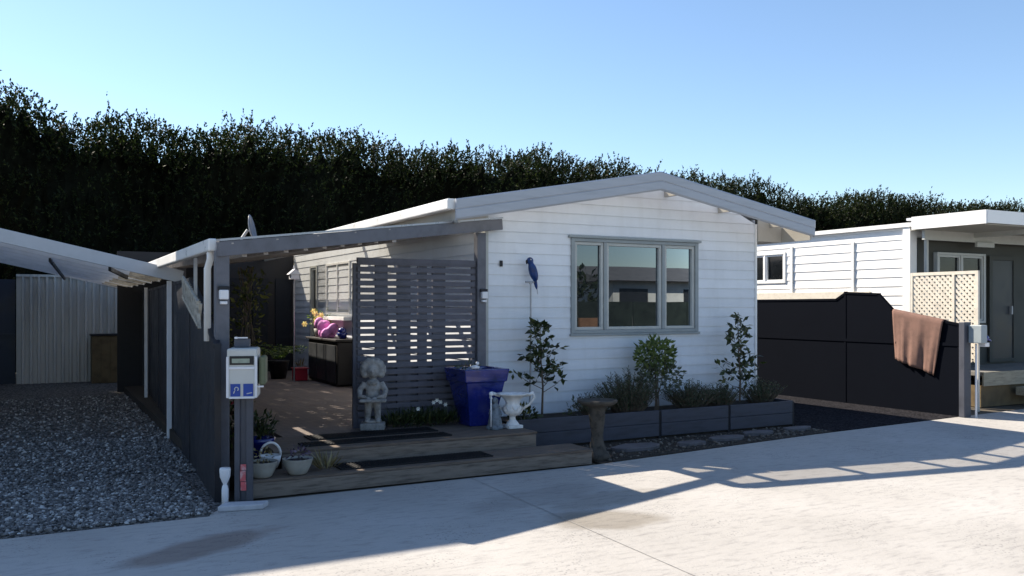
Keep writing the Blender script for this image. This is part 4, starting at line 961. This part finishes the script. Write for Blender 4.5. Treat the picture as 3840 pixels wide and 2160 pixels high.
# ------------------------------------------------------------------ hedge
def hedge():
    H = 6.05; Y0 = 13.6; X0, X1 = -8.0, 46.0
    def front(x,z): return Y0+.35*math.sin(x*.9+z*.7)+.25*math.sin(x*2.3-z*1.3)+.12*z*.5
    def topz(x):
        b = .28*max(0, min(1, (x+5)/2, (18-x)/6))
        if x < -3.5: b = .55*min(1, (-3.5-x)/1.2)
        if 19 < x < 24: b = -.35*math.sin((x-19)/5*math.pi)
        return H-.12+.012*x*.0+.10*math.sin(x*.8)+.10*math.sin(x*2.1+1)+b
    e = empty('conifer_hedge', (10,15,0), 'tall dark conifer hedge running behind the houses', 'hedge')
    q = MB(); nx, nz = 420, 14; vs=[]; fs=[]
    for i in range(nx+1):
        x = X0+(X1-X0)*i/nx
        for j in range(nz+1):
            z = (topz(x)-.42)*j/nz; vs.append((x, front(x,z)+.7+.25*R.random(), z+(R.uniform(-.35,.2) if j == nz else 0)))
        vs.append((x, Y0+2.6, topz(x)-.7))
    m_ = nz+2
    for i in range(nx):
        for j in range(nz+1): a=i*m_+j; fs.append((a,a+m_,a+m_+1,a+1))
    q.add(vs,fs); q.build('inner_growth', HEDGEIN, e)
    V=[];F=[]
    def blade(p,d,L,W):
        n = Vector((R.gauss(0,1),R.gauss(0,1),R.gauss(0,1))); s = d.cross(n)
        if s.length<1e-3: return
        s.normalize(); s*=W/2; o=len(V); m=p+d*(L*.45)
        V.extend([tuple(p),tuple(m+s),tuple(p+d*L),tuple(m-s)]); F.append((o,o+1,o+2,o+3))
    def spray(p,d,L,n,bl):
        d = d.normalized()
        for k in range(n):
            t = R.random()**.8; dd = (d+Vector((R.gauss(0,.55),R.gauss(0,.55),R.gauss(0,.45)))).normalized()
            blade(p+d*L*t, dd, bl*R.uniform(.6,1.3)*(1.15-.5*t), bl*.42)
    # front face sprays
    for _ in range(12500):
        x = R.uniform(-7.2, X1); 
        if R.random() < max(0,(x-8)/60): continue
        z = topz(x)*R.uniform(.12,1.0)
        y = front(x,z)+R.uniform(-.05,.7)
        spray(Vector((x,y,z)), Vector((R.gauss(0,.4),-.55,R.uniform(.1,.9))), R.uniform(.22,.42), 11, .10)
    # top shoots
    for _ in range(15000):
        x = R.uniform(-7.2, X1); y = Y0+R.uniform(.4,2.5); z = topz(x)-.45+R.uniform(-.6,.3)
        spray(Vector((x,y,z)), Vector((R.gauss(0,.35),R.gauss(-.15,.3),1)), R.uniform(.22,.42), 11, .10)
    for _ in range(220):       # longer leaders above the top
        x = R.uniform(-7.2, X1); y = Y0+R.uniform(.5,2.2); z = topz(x)-.15
        spray(Vector((x,y,z)), Vector((R.gauss(0,.5),R.gauss(0,.3),1)), R.uniform(.35,.75)*(1.25 if x<-3 else .8), 20, .085)
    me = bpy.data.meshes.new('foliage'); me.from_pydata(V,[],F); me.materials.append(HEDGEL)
    o = bpy.data.objects.new('foliage', me); COL.objects.link(o); o.parent = e; o.matrix_parent_inverse = parent_inv(e)
hedge()

# ------------------------------------------------------------------ across the road, seen only in the window glass
oh = empty('opposite_house', (18,-22,0), 'cream house across the road, reflected in the front window', 'house')
q = MB(); q.box(15.9,25,-28,-20,0,2.65); q.build('wall', CREAMW, oh)
q = MB(); q.prism([(15.4,-19.5,2.62),(15.4,-28.5,2.62),(15.4,-24,3.42)],(10.4,0,0)); q.build('roof', TILE, oh)
for x in (16.2,19.5,22): q = MB(); q.box(x,x+1.4,-20.0,-19.96,1.2,2.3); q.build('window', DARKDOOR, oh)
ofn = empty('opposite_fence', (14,-15.5,0), 'dark fence across the road, reflected in the front window', 'fence')
for k in range(15):
    q = MB(); q.box(-8+k*2.4,-5.64+k*2.4,-15.6,-15.55,0,1.75); q.build('panel', M('olive_fence_%d'%k,(.03,.04,.03),.7,.3,3), ofn)
q = MB(); q.box(11.3,12.4,-15.5,-15.4,.2,1.2); tag(q.build('reflection_panel', M('orange_reflection_panel',(.34,.18,.10),.7,.2,6)), 'orange brown panel added across the road for its reflection in the window', 'gate')  # added panel, set where the left pane mirrors it as a brown block
for k,(x,h_) in enumerate(((6,3.2),(9.5,3.0),(13,2.9),(27,3))):
    e = empty('round_bush', (x,-19,0), ['dark bush across the road, farthest left','dark bush across the road, second from left','small dark bush across the road beside the house','dark bush across the road at the far right'][k], 'bush')
    q = MB(); q.tube([(x,-19,0),(x,-19,h_*.6)],[.1,.05],7); q.build('trunk', BARK, e)
    q = MB(); leafcloud(q,(x,-19,h_*.6),(1.7,1.2,h_*.5),700,.3,.16); q.build('crown', GLOSSL, e)

# ------------------------------------------------------------------ light, sky, camera
SUNV = Vector((-.58, 1.02, 1.0)).normalized()
elev = math.asin(SUNV.z); az = math.atan2(SUNV.x, SUNV.y)
wd = bpy.data.worlds.new('World'); sc.world = wd; wd.use_nodes = True
nt = wd.node_tree; nt.nodes.clear()
out = nt.nodes.new('ShaderNodeOutputWorld'); bg = nt.nodes.new('ShaderNodeBackground'); sky = nt.nodes.new('ShaderNodeTexSky')
sky.sky_type = 'NISHITA'; sky.sun_disc = False; sky.sun_elevation = elev; sky.sun_rotation = az
sky.altitude = 20; sky.air_density = 1.0; sky.dust_density = .15; sky.ozone_density = 3.0
nt.links.new(sky.outputs[0], bg.inputs[0]); bg.inputs[1].default_value = .077; nt.links.new(bg.outputs[0], out.inputs[0])
sl = bpy.data.lights.new('sun', 'SUN'); sl.energy = 4.1; sl.angle = math.radians(.53); sl.color = (1,.90,.76)
so = bpy.data.objects.new('sun', sl); COL.objects.link(so); so.rotation_euler = (-SUNV).to_track_quat('-Z','Y').to_euler()
cam = bpy.data.cameras.new('camera'); cam.lens = 36*2200/2576; cam.sensor_width = 36; cam.shift_y = 45.5/2576; cam.clip_end = 900; cam.clip_start = .05
co = bpy.data.objects.new('camera', cam); COL.objects.link(co); co.location = (-4.6,-9.11,1.6); co.rotation_euler = (math.pi/2, 0, -math.atan2(.477,.879))
sc.camera = co
sc.render.engine = 'CYCLES'
vs_ = sc.view_settings; vs_.view_transform = 'Standard'; vs_.look = 'None'; vs_.exposure = 1.36; vs_.gamma = 1
sc.cycles.use_denoising = True; sc.cycles.max_bounces = 8; sc.cycles.transparent_max_bounces = 12
